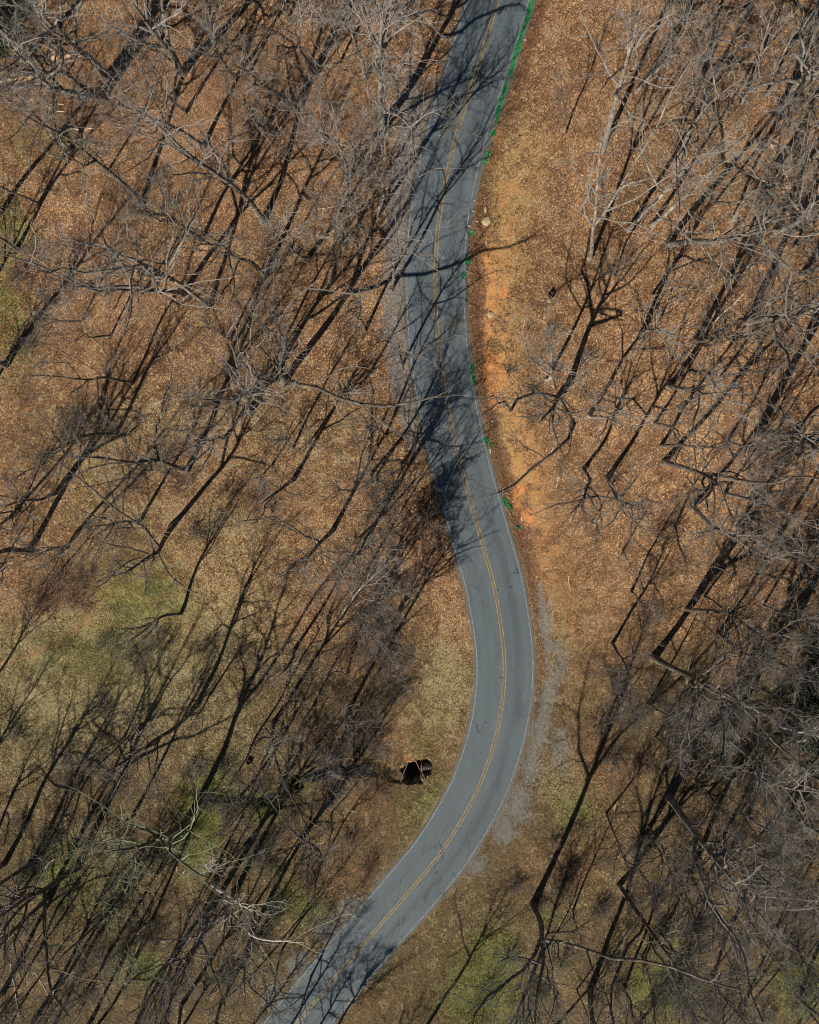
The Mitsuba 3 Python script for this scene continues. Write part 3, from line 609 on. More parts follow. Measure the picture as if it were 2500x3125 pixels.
TEN = ['', 'ten', 'twenty', 'thirty', 'forty', 'fifty', 'sixty', 'seventy', 'eighty', 'ninety']
ONE = ['', 'one', 'two', 'three', 'four', 'five', 'six', 'seven', 'eight', 'nine', 'ten', 'eleven', 'twelve', 'thirteen', 'fourteen', 'fifteen', 'sixteen', 'seventeen', 'eighteen', 'nineteen']
def words(x):
    x = int(min(max(round(x), 1), 99))
    return ONE[x] if x < 20 else TEN[x // 10] + ('-' + ONE[x % 10] if x % 10 else '')
def pct(u, v): return f'{words(u / 25)} percent across and {words(v / 31.25)} down the photo'
# trees whose feet stand outside the picture and whose shadows or limbs fall into it
OUT = [(915, 3205, 14, .20), (1275, 3165, 22, .26), (1010, 3175, 13.5, .18), (1130, 3300, 12, .14), (-60, 2950, 22, .26), (-90, 2700, 20, .24), (-120, 2450, 20, .24), (-70, 2150, 18, .22), (-130, 1900, 18, .2),
       (250, 3190, 20, .24), (520, 3200, 19, .22), (700, 3230, 20, .22), (860, 3170, 16, .18), (100, 3260, 22, .26), (1650, 3190, 20, .22), (1900, 3200, 20, .22), (2150, 3190, 20, .22), (2400, 3200, 20, .22), (2570, 2900, 20, .24),
       (2560, 2500, 20, .24), (-80, 1300, 18, .2), (-100, 1000, 20, .22), (-70, 420, 20, .22), (2560, 1500, 20, .26), (2560, 1150, 20, .26)]
for i, (u, v, h, r0) in enumerate(OUT):
    B = at(u, v)
    rr = np.random.default_rng(900 + i)
    T = B + [*(rr.normal(0, .06, 2) * h), h]
    side = 'bottom' if v > 3125 else ('left' if u < 0 else 'right')
    where = f'{words(u / 25)} percent across' if v > 3125 else f'{words(v / 31.25)} percent down'
    make_tree('bare_tree', B, T, r0, *BK['d'], f'bare tree rooted just outside the {side} edge of the photo, {where}', seed=950 + i, dens=1.15 if 900 < u < 1050 else .8, spread=.4 if 900 < u < 1050 else .33, bole=.5 if u == 1275 else .38)
# filler trees the photo shows between the ones named above
FILL = [(1150, 660, 'g', 23), (1190, 890, 'g', 21), (1115, 1010, 'd', 21), (1050, 760, 'g', 22), (1225, 1120, 'd', 17), (1180, 1330, 'd', 16), (1285, 1560, 'd', 12), (2280, 2600, 'd', 15), (2160, 2420, 'd', 15), (2390, 2850, 'd', 15), (1980, 2520, 'd', 14), (2110, 3040, 'd', 14), (1900, 2620, 'd', 11), (2470, 3090, 'd', 13), (1850, 2480, 'd', 12), (2050, 2680, 'd', 14), (2250, 2750, 'd', 15), (2350, 2540, 'd', 14), (1960, 2920, 'd', 13), (2300, 3050, 'd', 14), (2440, 2700, 'd', 14), (540, 2950, 'd', 14), (780, 2760, 'd', 13), (380, 2730, 'd', 14), (120, 2900, 'd', 15), (230, 2990, 'd', 14), (660, 2640, 'd', 13), (950, 2980, 'd', 12), (1330, 430, 'd', 13), (2080, 330, 'g', 16), (2330, 300, 'g', 17), (2180, 620, 'g', 16), (2420, 760, 'g', 18), (1990, 900, 'g', 14), (2200, 1150, 'd', 15), (2330, 1380, 'd', 15), (2420, 1640, 'd', 15), (2150, 1820, 'd', 13), (2330, 1850, 'd', 14),
        (2000, 2250, 'g', 10), (2120, 2380, 'g', 12), (2260, 2480, 'd', 13), (2360, 2760, 'd', 14), (2200, 2880, 'g', 12), (2050, 2960, 'd', 12), (1760, 3020, 'e', 9), (2440, 2950, 'd', 13), (2450, 2350, 'g', 12), (2280, 2250, 'd', 13),
        (120, 620, 'g', 15), (60, 320, 'd', 15), (330, 520, 'd', 12), (700, 560, 'g', 15), (430, 900, 'd', 12), (250, 980, 'g', 12), (130, 1420, 'r', 9), (60, 1560, 'd', 12), (200, 1720, 'r', 8), (960, 1330, 'd', 12), (1080, 1500, 'd', 12), (830, 1420, 'd', 10), (1100, 1180, 'g', 15),
        (960, 2150, 'd', 12), (1060, 2060, 'r', 11), (900, 2050, 'r', 9), (780, 2250, 'd', 13), (640, 2120, 'd', 12), (380, 2250, 'd', 12), (260, 2380, 'd', 13), (450, 2650, 'e', 12), (620, 2800, 'd', 12), (860, 2900, 'd', 12), (300, 2850, 'd', 13), (180, 2760, 'd', 13),
        (980, 2640, 'd', 11), (1010, 2480, 'd', 9), (700, 3000, 'd', 13), (450, 3020, 'd', 13), (80, 3040, 'd', 14), (560, 230, 'd', 14), (880, 60, 'g', 15), (1040, 190, 'g', 14), (760, 230, 'd', 13)]
for i, (u, v, tone, h) in enumerate(FILL):
    B = at(u, v); rr = np.random.default_rng(1500 + i)
    T = B + [*(rr.normal(0, .09, 2) * h), h * rr.uniform(.95, 1.15)]
    kind = {'g': 'grey-twigged', 'd': 'dark', 'e': 'green-tinged', 'r': 'rusty brown'}[tone]
    make_tree('bare_tree', B, T, .05 + h * .007, *BK[tone], f'slim {kind} bare tree with its foot {pct(u, v)}', seed=1700 + i, dens=(.75 if i < 4 else .85) * dens_at(u, v), spread=.38 if i < 4 else .34)

FILL2 = [(1215, 1868, 12.5, 'nearest the road of the trees inside the bend, halfway down'), (1165, 1800, 13, 'second tree back from the road above the inside of the bend'), (1195, 1700, 12, 'verge tree whose twiggy shadow falls on the left lane at mid height'), (1130, 1790, 14, 'third tree back from the road above the inside of the bend'),
         (1095, 1640, 14, 'verge tree a little up the road from the twiggy-shadowed one'), (1185, 1520, 12.5, 'verge tree at the middle of the left road edge'), (1150, 1450, 13, 'verge tree behind the one at the middle of the left road edge'), (1225, 1415, 10, 'small verge tree left of the road just above the middle')]
for i, (u, v, h, lab) in enumerate(FILL2):
    B = at(u, v); rr = np.random.default_rng(1800 + i)
    make_tree('bare_tree', B, B + [*(rr.normal(0, .08, 2) * h), h], .05 + h * .008, *BK['d'], 'dark ' + lab, seed=1820 + i, dens=1.25 if i < 4 else .8, spread=.38)

# ------------------------------------------------------------------ shrubs
def make_shrub(u, v, rad, tone, label, seed):
    r = np.random.default_rng(seed)
    B = at(u, v); k = thing('bare_shrub', label, 'shrub')
    n = int(14 + rad * 6)
    az = r.uniform(0, 2 * np.pi, n); el = r.uniform(.15, 1.15, n)
    S = B + np.column_stack([np.cos(az), np.sin(az), np.zeros(n)]) * r.uniform(0, .35, n)[:, None] * rad - [0, 0, .1]
    Dv = np.column_stack([np.cos(az) * np.sin(el), np.sin(az) * np.sin(el), np.cos(el)])
    L = rad * r.uniform(.7, 1.35, n)
    P = grow(r, S, Dv, L, 4, .2, .03); R = np.linspace(.030, .010, 5)[None] * r.uniform(.7, 1.3, n)[:, None]
    put('stem', tubes(P, R, 4), BK[tone][0], k)
    P2, R2, L2 = children(r, P, R, L, 7, 2, .15, .6, (.35, 1.0), .22, .03, .022, .014)
    P3, R3, L3 = children(r, P2, R2, L2, 4, 1, .1, .8, (.35, 1.0), .22, .02, .016, .011)
    put('twig', join([tubes(P2, R2, 3), tubes(P3, R3, 3)]), BK[tone][1], k)
SHR = [(180, 1790, 2.2, 'r'), (240, 1830, 2., 'r'), (120, 1850, 1.8, 'r'), (260, 1760, 1.6, 'r'), (420, 1490, 2., 'r'), (490, 1400, 2.2, 'd'), (560, 1480, 1.6, 'r'), (250, 1290, 2.2, 'd'), (220, 1340, 1.8, 'r'), (320, 1310, 1.8, 'd'),
       (700, 1500, 1.6, 'r'), (780, 1520, 1.4, 'r'), (600, 1620, 1.6, 'd'), (1080, 1990, 2.2, 'r'), (1150, 2040, 2.4, 'r'), (1200, 2100, 2.2, 'd'), (1120, 2150, 2.4, 'd'), (1050, 2120, 2.2, 'r'), (1230, 2020, 1.8, 'r'), (1180, 1960, 1.8, 'r'),
       (1080, 2240, 2.2, 'd'), (1150, 2260, 2., 'g'), (1000, 2300, 2.2, 'g'), (1090, 2360, 2.2, 'g'), (1160, 2400, 1.8, 'r'), (960, 2230, 2., 'r'), (1010, 2420, 2., 'd'), (880, 2480, 2., 'd'), (830, 2560, 1.8, 'd'), (1080, 2560, 1.6, 'r'),
       (1130, 2640, 1.5, 'r'), (950, 2700, 1.7, 'r'), (700, 2480, 1.8, 'd'), (560, 2560, 2., 'e'), (470, 2620, 2., 'e'), (380, 2580, 1.8, 'e'), (300, 2500, 1.6, 'd'), (160, 2560, 1.6, 'e'), (90, 2680, 1.6, 'e'), (200, 2300, 1.8, 'd'),
       (420, 2000, 2., 'd'), (340, 1960, 1.8, 'e'), (500, 1960, 1.7, 'd'), (640, 1980, 1.8, 'd'), (740, 2000, 1.6, 'r'), (600, 2080, 1.6, 'd'), (310, 2160, 1.8, 'd'), (60, 2240, 1.8, 'd'),
       (1830, 2200, 1.8, 'd'), (1930, 2180, 2.2, 'g'), (1990, 2130, 2.2, 'd'), (2060, 2200, 2.4, 'g'), (2140, 2250, 2.4, 'd'), (2220, 2180, 2.2, 'g'), (2300, 2300, 2.2, 'd'), (2200, 2340, 2.2, 'g'), (2080, 2300, 2., 'd'), (2390, 2260, 2., 'g'), (2440, 2160, 2., 'd'),
       (1960, 2330, 1.8, 'r'), (2350, 2430, 2., 'g'), (2450, 2520, 2., 'e'), (2400, 2640, 2., 'e'), (2300, 2640, 2.2, 'g'), (2200, 2600, 2., 'd'), (2100, 2520, 1.8, 'd'), (2460, 2760, 2., 'd'), (2330, 2860, 2., 'g'), (2240, 2960, 2., 'd'),
       (2140, 2820, 1.8, 'd'), (2020, 2820, 1.6, 'd'), (1930, 2760, 1.6, 'd'), (1700, 2700, 1.8, 'd'), (1640, 2760, 1.6, 'd'), (1580, 2690, 1.4, 'd'), (1560, 2920, 1.8, 'e'), (1500, 3020, 1.8, 'e'), (1640, 3040, 1.8, 'e'), (1720, 2930, 1.6, 'e'), (1830, 3040, 1.7, 'd'),
       (2000, 3060, 1.8, 'd'), (2180, 3080, 1.8, 'd'), (2420, 3060, 2., 'e'), (1740, 2660, 1.4, 'd'), (1690, 2560, 1.2, 'r'), (1790, 1090, 1.3, 'g'), (1680, 1020, 1.2, 'g'), (1560, 1130, 1.0, 'd'), (1620, 1200, 1., 'd'), (1880, 2080, 1.6, 'd'),
       (480, 560, 1.6, 'g'), (520, 620, 1.5, 'g'), (430, 640, 1.6, 'g'), (120, 780, 1.8, 'g'), (60, 850, 1.6, 'r'), (150, 920, 1.6, 'g'), (80, 1060, 1.7, 'd'), (700, 1140, 1.2, 'r'), (860, 1250, 1.3, 'r'), (40, 120, 2., 'd'), (90, 200, 1.6, 'd')]
_r = np.random.default_rng(4)
for _ in range(46):
    while True:
        u, v = (_r.uniform(1750, 2490), _r.uniform(2080, 3110)) if _r.random() < .6 else (_r.uniform(10, 950), _r.uniform(2330, 3110))
        if abs(road_sa(at(u, v)[:2])[0]) > 9 and all(math.hypot(u - q[0], v - q[1]) > 48 for q in SHR): break
    SHR.append((u, v, _r.uniform(1.5, 2.4), 'ddge'[_r.integers(4)]))
TW = {'r': 'low rusty brown bare shrub', 'd': 'low dark bare shrub', 'g': 'low grey twiggy bare shrub', 'e': 'low green-tinged twiggy shrub'}
for i, (u, v, rad, tone) in enumerate(SHR):
    make_shrub(u, v, rad, tone, f'{TW[tone]} {pct(u, v)}', 3000 + i)

def leaf_cloud(r, c, rad, n, size):
    d = unit(r.normal(0, 1, (n, 3))); q = r.random(n) ** .5
    p = c + d * q[:, None] * rad
    a = unit(r.normal(0, 1, (n, 3))); b = unit(np.cross(a, r.normal(0, 1, (n, 3))))
    s_ = (size * r.uniform(.6, 1.4, n))[:, None]
    V = np.stack([p - a * s_, p + b * s_ * .4, p + a * s_, p - b * s_ * .4], 1).reshape(-1, 3)
    i = np.arange(n)[:, None] * 4
    return V, np.vstack([i + [0, 1, 2], i + [0, 2, 3]])
for u, v, h, rd, lab in ((2475, 2040, 5, 1.9, 'dense dark evergreen at the right margin, uppermost of the black-green group'), (2420, 2110, 3.2, 1.5, 'low dark evergreen left of the taller ones at the right margin'),
                         (2490, 2150, 5, 1.9, 'dense dark evergreen at the right margin, middle of the black-green group'), (2455, 2235, 3.2, 1.6, 'low dark evergreen at the right margin, lowest of the black-green group'), (15, 130, 6, 1.6, 'dense dark evergreen in the top left corner')):
    r = np.random.default_rng(int(u)); B = at(u, v); k = thing('evergreen_tree', lab, 'tree')
    pth = B + np.array([0, 0, 1.0]) * np.linspace(-.3, h, 6)[:, None]
    put('trunk', tubes(pth[None], np.linspace(.16, .02, 6)[None], 7), 'bark_dark', k, smooth=True)
    put('crown', join([leaf_cloud(r, B + [*(r.normal(0, .9, 2)), hh], np.array([rd, rd, .7]) * (1.25 - .8 * hh / h), 800, .17) for hh in np.linspace(.8, h, 9)]), 'evergreen', k)

# ------------------------------------------------------------------ fallen logs and sticks
def log(pts, rad, mat, label, name='fallen_log', cat='log', seed=0, side=0, straight=False):
    r = np.random.default_rng(seed); k = thing(name, label, cat)
    n = 8
    uvs = np.array(pts, float); t = np.linspace(0, 1, len(uvs)); tt = np.linspace(0, 1, n)
    U, V_ = np.interp(tt, t, uvs[:, 0]), np.interp(tt, t, uvs[:, 1])
    P = at(U, V_); P[:, 2] = np.maximum(np.convolve(np.pad(P[:, 2], 1, 'edge'), [.25, .5, .25], 'valid'), P[:, 2]) + rad * .75
    if straight: P = P[0] + (P[-1] - P[0]) * tt[:, None]
    P[1:-1, :2] += r.normal(0, rad * .35, (n - 2, 2))
    put('stem', tubes(P[None], (rad * np.linspace(1.1, .65, n) * r.uniform(.85, 1.15, n))[None], 7, tip=False), mat, k, smooth=True)
    cap = [tubes(np.stack([P[0] + unit(P[0] - P[1]) * .0, P[0] + unit(P[0] - P[1]) * rad * .5])[None], np.array([[rad * 1.1, .01]]), 7)]
    for _ in range(side):
        i = r.integers(1, n - 1); d = unit(r.normal(0, 1, 3) + [0, 0, .5])
        cap.append(tubes(grow(r, P[i:i + 1], d[None], np.array([rad * r.uniform(4, 12)]), 3, .2, 0), np.linspace(rad * .4, .01, 4)[None], 4))
    put('branch_stub', join(cap), mat, k)
log([(162, 180), (215, 172), (272, 170)], .26, 'log_wood', 'thick splintered pinkish fallen log in the upper left, lying level', seed=1, side=3)
log([(-30, 172), (80, 176), (162, 178)], .16, 'bark_dark', 'dark fallen bough continuing the splintered log to the left margin', seed=2)
log([(-20, 248), (50, 243), (103, 234)], .14, 'log_wood', 'upper of two tan logs lying against the left margin near the top', seed=3)
log([(5, 265), (55, 252), (96, 240)], .10, 'log_wood', 'lower of two tan logs lying against the left margin near the top', seed=4)
log([(578, 231), (622, 165), (672, 93)], .24, 'log_wood', 'long orange-brown barkless log beside the thick straight trunk at the top', seed=5)
log([(338, 302), (380, 282), (424, 248)], .11, 'log_wood', 'slim pinkish log pointing up-right from the twin leaning trunks, upper left', seed=6)
log([(211, 391), (248, 396), (284, 391)], .07, 'stick_pale', 'curved pale branch lying on open leaf litter, upper left', 'fallen_branch', 'branch', 7)
log([(128, 331), (160, 318), (196, 319)], .06, 'stick_pale', 'whitish forked branch left of the twin leaning trunks', 'fallen_branch', 'branch', 8, 2)
log([(172, 341), (205, 339)], .06, 'stick_pale', 'short pale branch just below the whitish forked one', 'fallen_branch', 'branch', 9)
log([(80, 312), (102, 302)], .07, 'stick_pale', 'short pale stub of branch near the left margin in the top tenth', 'fallen_branch', 'branch', 10)
log([(2132, 1032), (2200, 960), (2268, 897)], .13, 'stick_pale', 'long pale split log with a frayed end, on the right slope', seed=11, side=2)
log([(2101, 500), (2130, 466), (2160, 430)], .08, 'log_wood', 'slim pinkish log in the middle of the upper right forest', seed=12)
log([(2205, 573), (2281, 542)], .045, 'stick_pale', 'thin straight pale pole in the upper right forest', 'fallen_branch', 'branch', 13)
log([(2351, 435), (2400, 540), (2455, 648)], .05, 'stick_pale', 'long thin pole lying down-right under the right margin trunks', 'fallen_branch', 'branch', 14)
log([(1735, 1758), (1737, 1785), (1744, 1805)], .05, 'stick_pale', 'upright-looking pale stick on tan litter right of the bend', 'fallen_branch', 'branch', 15)
log([(1902, 1260), (1932, 1222)], .05, 'stick_pale', 'pale stick beside the long pale-footed tree shadow on the right', 'fallen_branch', 'branch', 16)
log([(1704, 1455), (1699, 1486)], .06, 'stick_pale', 'short white stick under the fanning limbs right of the road', 'fallen_branch', 'branch', 17)
log([(1690, 1364), (1680, 1385)], .05, 'stick_pale', 'short white stick nearest the fanning dark tree', 'fallen_branch', 'branch', 18)
log([(971, 638), (1000, 634), (1031, 629)], .07, 'log_wood', 'short pinkish log left of the gravel verge', seed=19)
log([(1064, 2471), (1092, 2478)], .05, 'stick_pale', 'pale stick below the creek left of the lower road', 'fallen_branch', 'branch', 20)
log([(109, 2968), (137, 3015), (168, 3078)], .05, 'stick_pale', 'thin pale pole slanting down-right in the bottom left corner', 'fallen_branch', 'branch', 21)
log([(33, 2939), (45, 3010), (58, 3100)], .10, 'bark_white', 'white-barked bough lying in the bottom left corner', 'fallen_branch', 'branch', 22, 3)
log([(1591, 1578), (1594, 1592)], .08, 'stick_pale', 'stubby white stick between the orange earth and lower green clump', 'fallen_branch', 'branch', 23)
log([(1496, 1370), (1497, 1386)], .08, 'stick_pale', 'stubby pale stick beneath the paired green clumps on the verge', 'fallen_branch', 'branch', 24)
log([(2095, 2090), (2100, 2040), (2110, 2000)], .08, 'stick_pale', 'pale forked branch above the twiggy thicket on the right', 'fallen_branch', 'branch', 25, 2)
log([(2377, 2052), (2385, 2020), (2400, 1992)], .12, 'log_wood', 'tan stub of log beside the black shade at the right margin', seed=26)
log([(2410, 2348), (2424, 2320)], .14, 'stick_pale', 'short pale stub of trunk in the right thicket', seed=27)
rs = np.random.default_rng(77)
for i in range(46):
    while True:
        u, v = rs.uniform(20, 2480), rs.uniform(20, 3100)
        if abs(road_sa(at(u, v)[:2])[0]) > 6: break
    a, L = rs.uniform(0, np.pi), rs.uniform(16, 48)
    log([(u, v), (u + L * math.cos(a) * .5 + rs.normal(0, 4), v + L * math.sin(a) * .5), (u + L * math.cos(a), v + L * math.sin(a))], rs.uniform(.022, .05), ('stick_pale', 'log_wood', 'twig_grey')[i % 3],
        f'thin {("pale", "tan", "grey")[i % 3]} fallen branch {pct(u, v)}', 'fallen_branch', 'branch', 200 + i, i % 3)

# ------------------------------------------------------------------ stones, stumps, green clumps, culvert
def stone(u, v, rx, ry, h, mat, label, seed, name='stone'):
    r = np.random.default_rng(seed); B = at(u, v)
    p = unit(r.normal(0, 1, (60, 3))) * r.uniform(.8, 1.1, (60, 1)) * [rx, ry, h]
    m_ = trimesh.convex.convex_hull(p); m_.apply_translation(B + [0, 0, h * .35])
    k = thing(name, label, 'stone'); used.discard(k); put(k, m_, mat); used.add(k)
stone(1486, 676, .62, .60, .28, 'rock_tan', 'large pale slab of rock sticking out of the bank beside the upper road', 1)
stone(1500, 962, .50, .42, .22, 'rock_tan', 'flat olive-tan rock on the bank above the orange earth', 2)
stone(1482, 640, .20, .42, .2, 'rock_tan', 'narrow tan rock just above the large pale slab', 3)
stone(1484, 741, .14, .30, .16, 'rock_tan', 'small upright tan rock below the large pale slab', 4)
stone(1675, 916, .26, .34, .24, 'rock_tan', 'tan stone right beside the black hollow stump on the right slope', 5)
stone(1659, 916, .16, .16, .14, 'rock_tan', 'smaller tan stone left of the black hollow stump', 6)
stone(1664, 943, .17, .12, .12, 'rock_tan', 'lowest tan stone below the black hollow stump', 7)
for i, (u, v) in enumerate([(1449, 612), (1445, 645), (1457, 676), (1483, 622), (1481, 604), (1432, 690), (1432, 773), (1430, 745), (1449, 862), (1447, 962), (1424, 826), (1440, 708), (1470, 677), (1602, 122), (1545, 1505), (1552, 1520), (1565, 1530), (1503, 1285), (1616, 1640), (1668, 1735)]):
    stone(u, v, .08 + .035 * (i % 3), .08 + .03 * (i % 2), .08, 'rock_white', f'small whitish stone on the right verge {pct(u, v)}', 40 + i, 'pebble')
def stump(u, v, rad, label, seed):
    r = np.random.default_rng(seed); B = at(u, v); k = thing('hollow_stump', label, 'stump')
    ang = np.linspace(0, 2 * np.pi, 17)[:-1]; V = []
    for rr_, z in ((1.25, -.2), (1.0, .25), (.95, .5), (.7, .48), (.6, .0), (.55, -.15)):
        w = r.uniform(.85, 1.15, 16)
        V.append(np.column_stack([np.cos(ang) * rad * rr_ * w, np.sin(ang) * rad * rr_ * w, z + (r.uniform(-.18, .22, 16) if z > .2 else 0 * ang)]) + B)
    V.append(B[None] + [[0, 0, -.15]]); V = np.vstack(V)
    f = [[a * 16 + j, a * 16 + (j + 1) % 16, (a + 1) * 16 + (j + 1) % 16] for a in range(5) for j in range(16)] + [[a * 16 + j, (a + 1) * 16 + (j + 1) % 16, (a + 1) * 16 + j] for a in range(5) for j in range(16)] + [[80 + j, 80 + (j + 1) % 16, 96] for j in range(16)]
    put('shell', (V, np.array(f)), 'stump_dark', k)
    put('splinter', tubes(np.stack([B + [rad * .6, -rad, .1], B + [rad * .2, -rad * .2, .45]])[None], np.array([[.10, .03]]), 5, tip=False), 'stick_pale', k)
stump(1682, 901, .36, 'black hollow stump with tan stones beside it on the right slope', 1)
stump(762, 2322, .34, 'small black hollow stump on tan litter above the creek, lower left', 2)
stump(1090, 2290, .3, 'dark rotten stump among shrubs left of the culvert', 3)

def green_patch(pts, wid, label, seed):
    """Low leafy clump hugging the verge: a mat of many small upright leaves along the line."""
    r = np.random.default_rng(seed); k = thing('green_plant_clump', label, 'plant', None)
    P = at(*np.array(pts, float).T); t = np.linspace(0, 1, len(P))
    L = np.linalg.norm(np.diff(P, axis=0), axis=1).sum()
    n = int(90 * max(L, .5) * (wid / .3)) + 90
    x = r.random(n); c = np.column_stack([np.interp(x, t, P[:, j]) for j in range(3)])
    prof = .35 + .65 * meshkit.noise(np.column_stack([x * L * 2.2, x * 0 + seed, x * 0]))
    c[:, :2] += r.normal(0, .33, (n, 2)) * (wid * prof)[:, None]
    c[:, 2] = terrain(c[:, :2]) - .02
    a = r.uniform(0, 2 * np.pi, n); d = np.column_stack([np.cos(a), np.sin(a), r.uniform(.3, 1.6, n)]); d = unit(d) * r.uniform(.10, .24, n)[:, None]
    s_ = unit(np.column_stack([-d[:, 1], d[:, 0], np.zeros(n)])) * r.uniform(.035, .08, n)[:, None]
    V = np.stack([c - s_ * .5, c + s_ * .5, c + d * .6 + s_, c + d, c + d * .6 - s_], 1).reshape(-1, 3)
    i = np.arange(n)[:, None] * 5
    used.discard(k); put(k, (V, np.vstack([i + [0, 1, 2], i + [0, 2, 4], i + [4, 2, 3]])), 'vivid_green'); used.add(k)
GP = [([(1628, -10), (1624, 8), (1620, 15)], .34, 'topmost vivid green clump at the road edge by the top of the photo'),
      ([(1620, 20), (1614, 45), (1606, 68)], .42, 'long vivid green clump second from the top on the right road edge'),
      ([(1602, 75), (1595, 98), (1587, 122), (1582, 140)], .38, 'long vivid green clump third from the top on the right road edge'),
      ([(1582, 142), (1577, 158)], .46, 'broad vivid green clump fourth from the top on the right road edge'),
      ([(1573, 166), (1566, 190), (1563, 205), (1556, 232)], .36, 'shaded vivid green clump crossed by a limb shadow near the top'),
      ([(1545, 255), (1541, 275), (1535, 292)], .30, 'slim vivid green clump below the limb shadow on the right road edge'),
      ([(1534, 296), (1526, 322), (1518, 345), (1514, 380)], .38, 'long vivid green clump ending where the grassy bank begins'),
      ([(1506, 402), (1503, 412)], .30, 'tiny vivid green tuft in the gap between long roadside clumps'),
      ([(1492, 462), (1484, 480), (1477, 503)], .34, 'vivid green clump lowest of the long run on the right road edge'),
      ([(1437, 707), (1437, 718)], .32, 'small vivid green tuft level with the pale rock slab'),
      ([(1430, 790), (1428, 804)], .40, 'round vivid green clump alone on the verge below the pale slab'),
      ([(1415, 835), (1415, 845)], .30, 'small vivid green tuft touching the asphalt below the round one'),
      ([(1440, 1106), (1442, 1125), (1443, 1140)], .22, 'thin vivid green wisp on the verge beside the orange earth'),
      ([(1444, 1150), (1446, 1172)], .22, 'second thin vivid green wisp just below the first by the orange earth'),
      ([(1482, 1337), (1484, 1350)], .36, 'upper of two paired vivid green clumps at the edge line'),
      ([(1495, 1355), (1501, 1360)], .34, 'lower of two paired vivid green clumps at the edge line'),
      ([(1535, 1520), (1545, 1538), (1557, 1548), (1558, 1556)], .34, 'curling vivid green clump lowest on the right verge'),
      ([(1579, 1610), (1580, 1613)], .22, 'tiny last vivid green tuft where the road swings right')]
for i, (p, w_, lab) in enumerate(GP): green_patch(p, w_, lab, 60 + i)

kc = thing('culvert_pipe', 'corrugated metal culvert pipe opening into a black pit beside the bend', 'culvert')
n_ = 73; xs = np.linspace(0, 2.6, n_); R_ = .60 + .035 * np.sin(xs * 2 * np.pi / .24)
def rev(Rs, xs):
    a = np.linspace(0, 2 * np.pi, 41)[:-1]
    V = np.stack([np.column_stack([np.full(40, x), np.cos(a) * R, np.sin(a) * R]) for x, R in zip(xs, Rs)], 0)
    i, j = np.meshgrid(np.arange(len(xs) - 1), np.arange(40), indexing='ij'); j2 = (j + 1) % 40
    return V.reshape(-1, 3), np.stack([i * 40 + j, i * 40 + j2, (i + 1) * 40 + j2, (i + 1) * 40 + j], -1).reshape(-1, 4)
tri = lambda q: (q[0], np.vstack([q[1][:, [0, 1, 2]], q[1][:, [0, 2, 3]]]))
PM = np.append(at_z(1285.0, 2338.0, -1.3), -1.36)
V, f = tri(rev(R_, xs)); Vi, fi = tri(rev(R_ - .02, xs))
Q = lambda V: V + PM
put('barrel', join([(Q(V), f), (Q(Vi), fi[:, ::-1])]), 'galvanised', kc, smooth=True)
V, f = tri(rev(np.array([.60, .72, .72, .57]), np.array([-.03, -.03, .14, .14]))); put('rim', (Q(V), f), 'rust', kc)
log([(1278, 2326), (1283, 2345), (1292, 2366)], .10, 'rust', 'rust-coloured splintered board hanging at the mouth of the culvert pipe', 'fallen_board', 'board', 301)
for i, pp in enumerate(([(1196, 2366), (1262, 2306)], [(1222, 2386), (1252, 2308)], [(1248, 2388), (1276, 2392)], [(1262, 2310), (1304, 2388)])):
    log(pp, .045, 'twig_grey', ('longest grey branch lying across the culvert pit', 'steeper grey branch lying across the culvert pit', 'short grey branch on the lower lip of the culvert pit', 'grey branch lying across the culvert mouth')[i], 'fallen_branch', 'branch', 310 + i, 2, True)

# ------------------------------------------------------------------ what nobody could count: leaves and grass
r = np.random.default_rng(5)
n = 260000
xy = np.column_stack([r.uniform(-58, 58, n), r.uniform(-84, 52, n)])
s_, a_ = road_sa(xy)
xy = xy[(np.abs(s_) > 3.95) | (r.random(n) < .004 + .5 * sst(3.25, 3.85, np.abs(s_)) ** 2)]; n = len(xy)
def nb(xy, bl): return sum(b[4] * np.exp(-((xy[:, 0] - b[0]) / b[2]) ** 2 - ((xy[:, 1] - b[1]) / b[3]) ** 2) for b in bl)
ss, aa = road_sa(xy)
bare = np.clip(nb(xy, B_TAN) * .9, 0, .92) + np.clip(nb(xy, B_GRAVEL) * 1.4, 0, .9) + np.clip(nb(xy, B_ORANGE), 0, .8) + np.clip(nb(xy, B_GREEN) * .8, 0, .7) + .8 * ((ss < -3.9) & (ss > -5.6) & (aa > 8) & (aa < 52)) + .5 * ((ss > 6) & (ss < 10) & (aa > 10) & (aa < 62))
dr_ = sst(.36, .6, meshkit.fbm(np.column_stack([xy / 3.1, np.zeros(n)]), 4, 21))
ok = r.random(n) < np.clip(1 - bare, .06, 1) * (.3 + .7 * dr_)
xy, ss = xy[ok], ss[ok]; n = len(xy)
c = np.column_stack([xy, np.where(np.abs(ss) < 3.9, .065, terrain(xy) + .03)])
a = r.uniform(0, 2 * np.pi, n); L = (.05 + .10 * r.random(n) ** 1.6) * np.where(np.abs(ss) < 3.9, .6, 1); up = r.uniform(-.5, .9, n) * np.where(np.abs(ss) < 3.9, .2, 1)
d = np.column_stack([np.cos(a), np.sin(a), up]) * L[:, None]; w_ = np.column_stack([-np.sin(a), np.cos(a), r.uniform(-.4, .4, n)]) * (L * .5)[:, None]
V = np.stack([c - d, c - w_ + [0, 0, .02], c + d, c + w_], 1).reshape(-1, 3)
i = np.arange(n)[:, None] * 4
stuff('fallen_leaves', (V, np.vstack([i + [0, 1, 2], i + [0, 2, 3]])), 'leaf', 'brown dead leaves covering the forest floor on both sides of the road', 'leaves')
M('gravel_mat', lambda p, n, uv: mix(C(.13, .135, .14), C(.27, .275, .28), cell_rand(p.x * 9, p.y * 9, 6)))
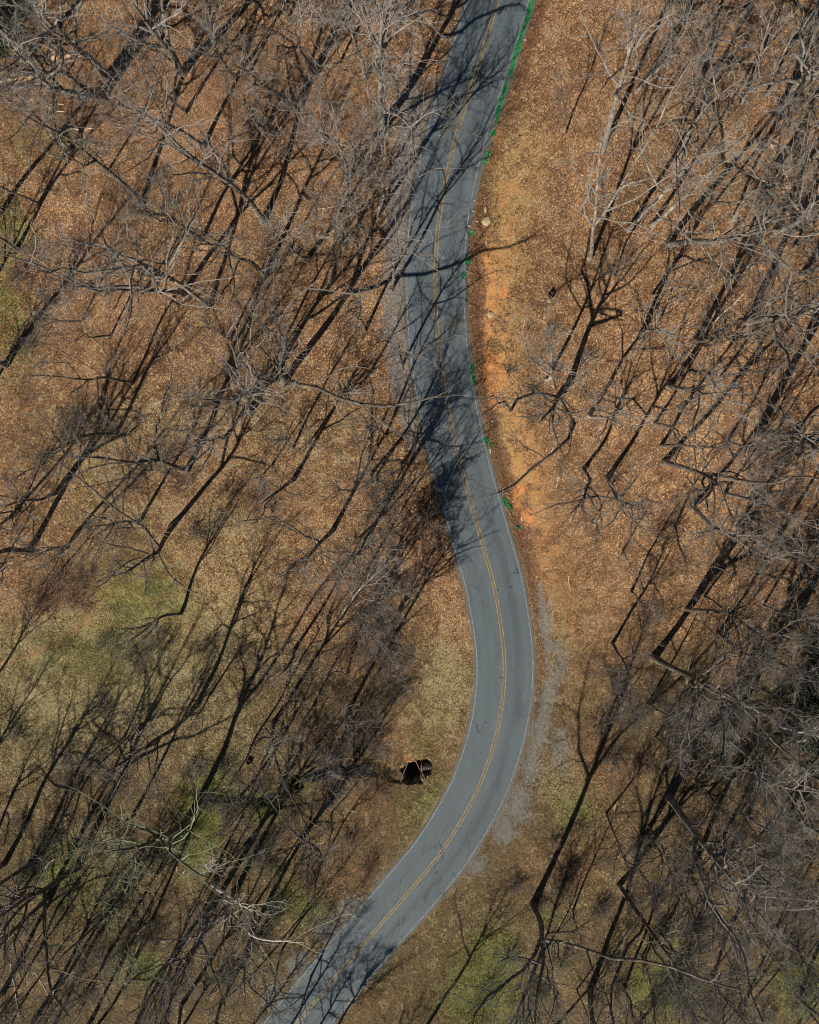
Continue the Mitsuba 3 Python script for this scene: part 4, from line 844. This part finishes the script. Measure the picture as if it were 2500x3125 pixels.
bl = np.array(B_GRAVEL); k = r.choice(len(bl), 9000, p=(bl[:, 2] * bl[:, 3] * bl[:, 4]) / (bl[:, 2] * bl[:, 3] * bl[:, 4]).sum())
xy = bl[k, :2] + r.normal(0, .62, (9000, 2)) * bl[k, 2:4]
st_ = r.integers(0, len(RP), 60000); oo = -r.uniform(3.7, 5.8, 60000); kk = (RA[st_] > 10) & (RA[st_] < 52)
xy = np.vstack([xy, (RP[st_] + RN[st_] * oo[:, None] + r.normal(0, .2, (60000, 2)))[kk][:6000]])
xy = xy[np.abs(road_sa(xy)[0]) > 3.75]; n = len(xy)
c = np.column_stack([xy, terrain(xy) + .015]); sz = (.03 + .06 * r.random(n) ** 2)[:, None]
O = np.array([[1, 0, 0], [0, 1, 0], [-1, 0, 0], [0, -1, 0], [0, 0, 1.0]])
V = (c[:, None] + O[None] * sz[:, None] * r.uniform(.6, 1.3, (n, 5, 1))).reshape(-1, 3)
i = np.arange(n)[:, None] * 5
stuff('gravel', (V, np.vstack([i + [0, 1, 4], i + [1, 2, 4], i + [2, 3, 4], i + [3, 0, 4]])), 'gravel_mat', 'loose grey gravel on the road shoulders', 'gravel')
def grass(name, bl, n, hgt, mat, label):
    w_ = np.array([b[2] * b[3] * b[4] for b in bl]); k = r.choice(len(bl), n, p=w_ / w_.sum()); b = np.array(bl)[k]
    xy = b[:, :2] + r.normal(0, .62, (n, 2)) * b[:, 2:4]
    xy = xy[(np.abs(road_sa(xy)[0]) > 4.2)]
    keep_ = meshkit.fbm(np.column_stack([xy / 1.3, np.zeros(len(xy))]), 3, 8) + r.uniform(-.28, .28, len(xy)) > .42; xy = xy[keep_]; m = len(xy)
    c = np.column_stack([xy, terrain(xy) - .03]); a = r.uniform(0, 2 * np.pi, m)
    d = np.column_stack([np.cos(a) * .7, np.sin(a) * .7, np.ones(m)]) * (hgt * r.uniform(.5, 1.3, m))[:, None]; sd = np.column_stack([-np.sin(a), np.cos(a), 0 * a]) * .03
    V = np.stack([c - sd, c + sd, c + d], 1).reshape(-1, 3)
    stuff(name, (V, np.arange(3 * m).reshape(-1, 3)), mat, label, 'grass')
grass('green_grass', B_GREEN, 80000, .25, 'grass_green', 'patches of fresh green grass at the clearing and on the lower forest floor')
grass('dry_grass', B_TAN, 110000, .30, 'grass_dry', 'pale dry grass of the clearing and the road verges')
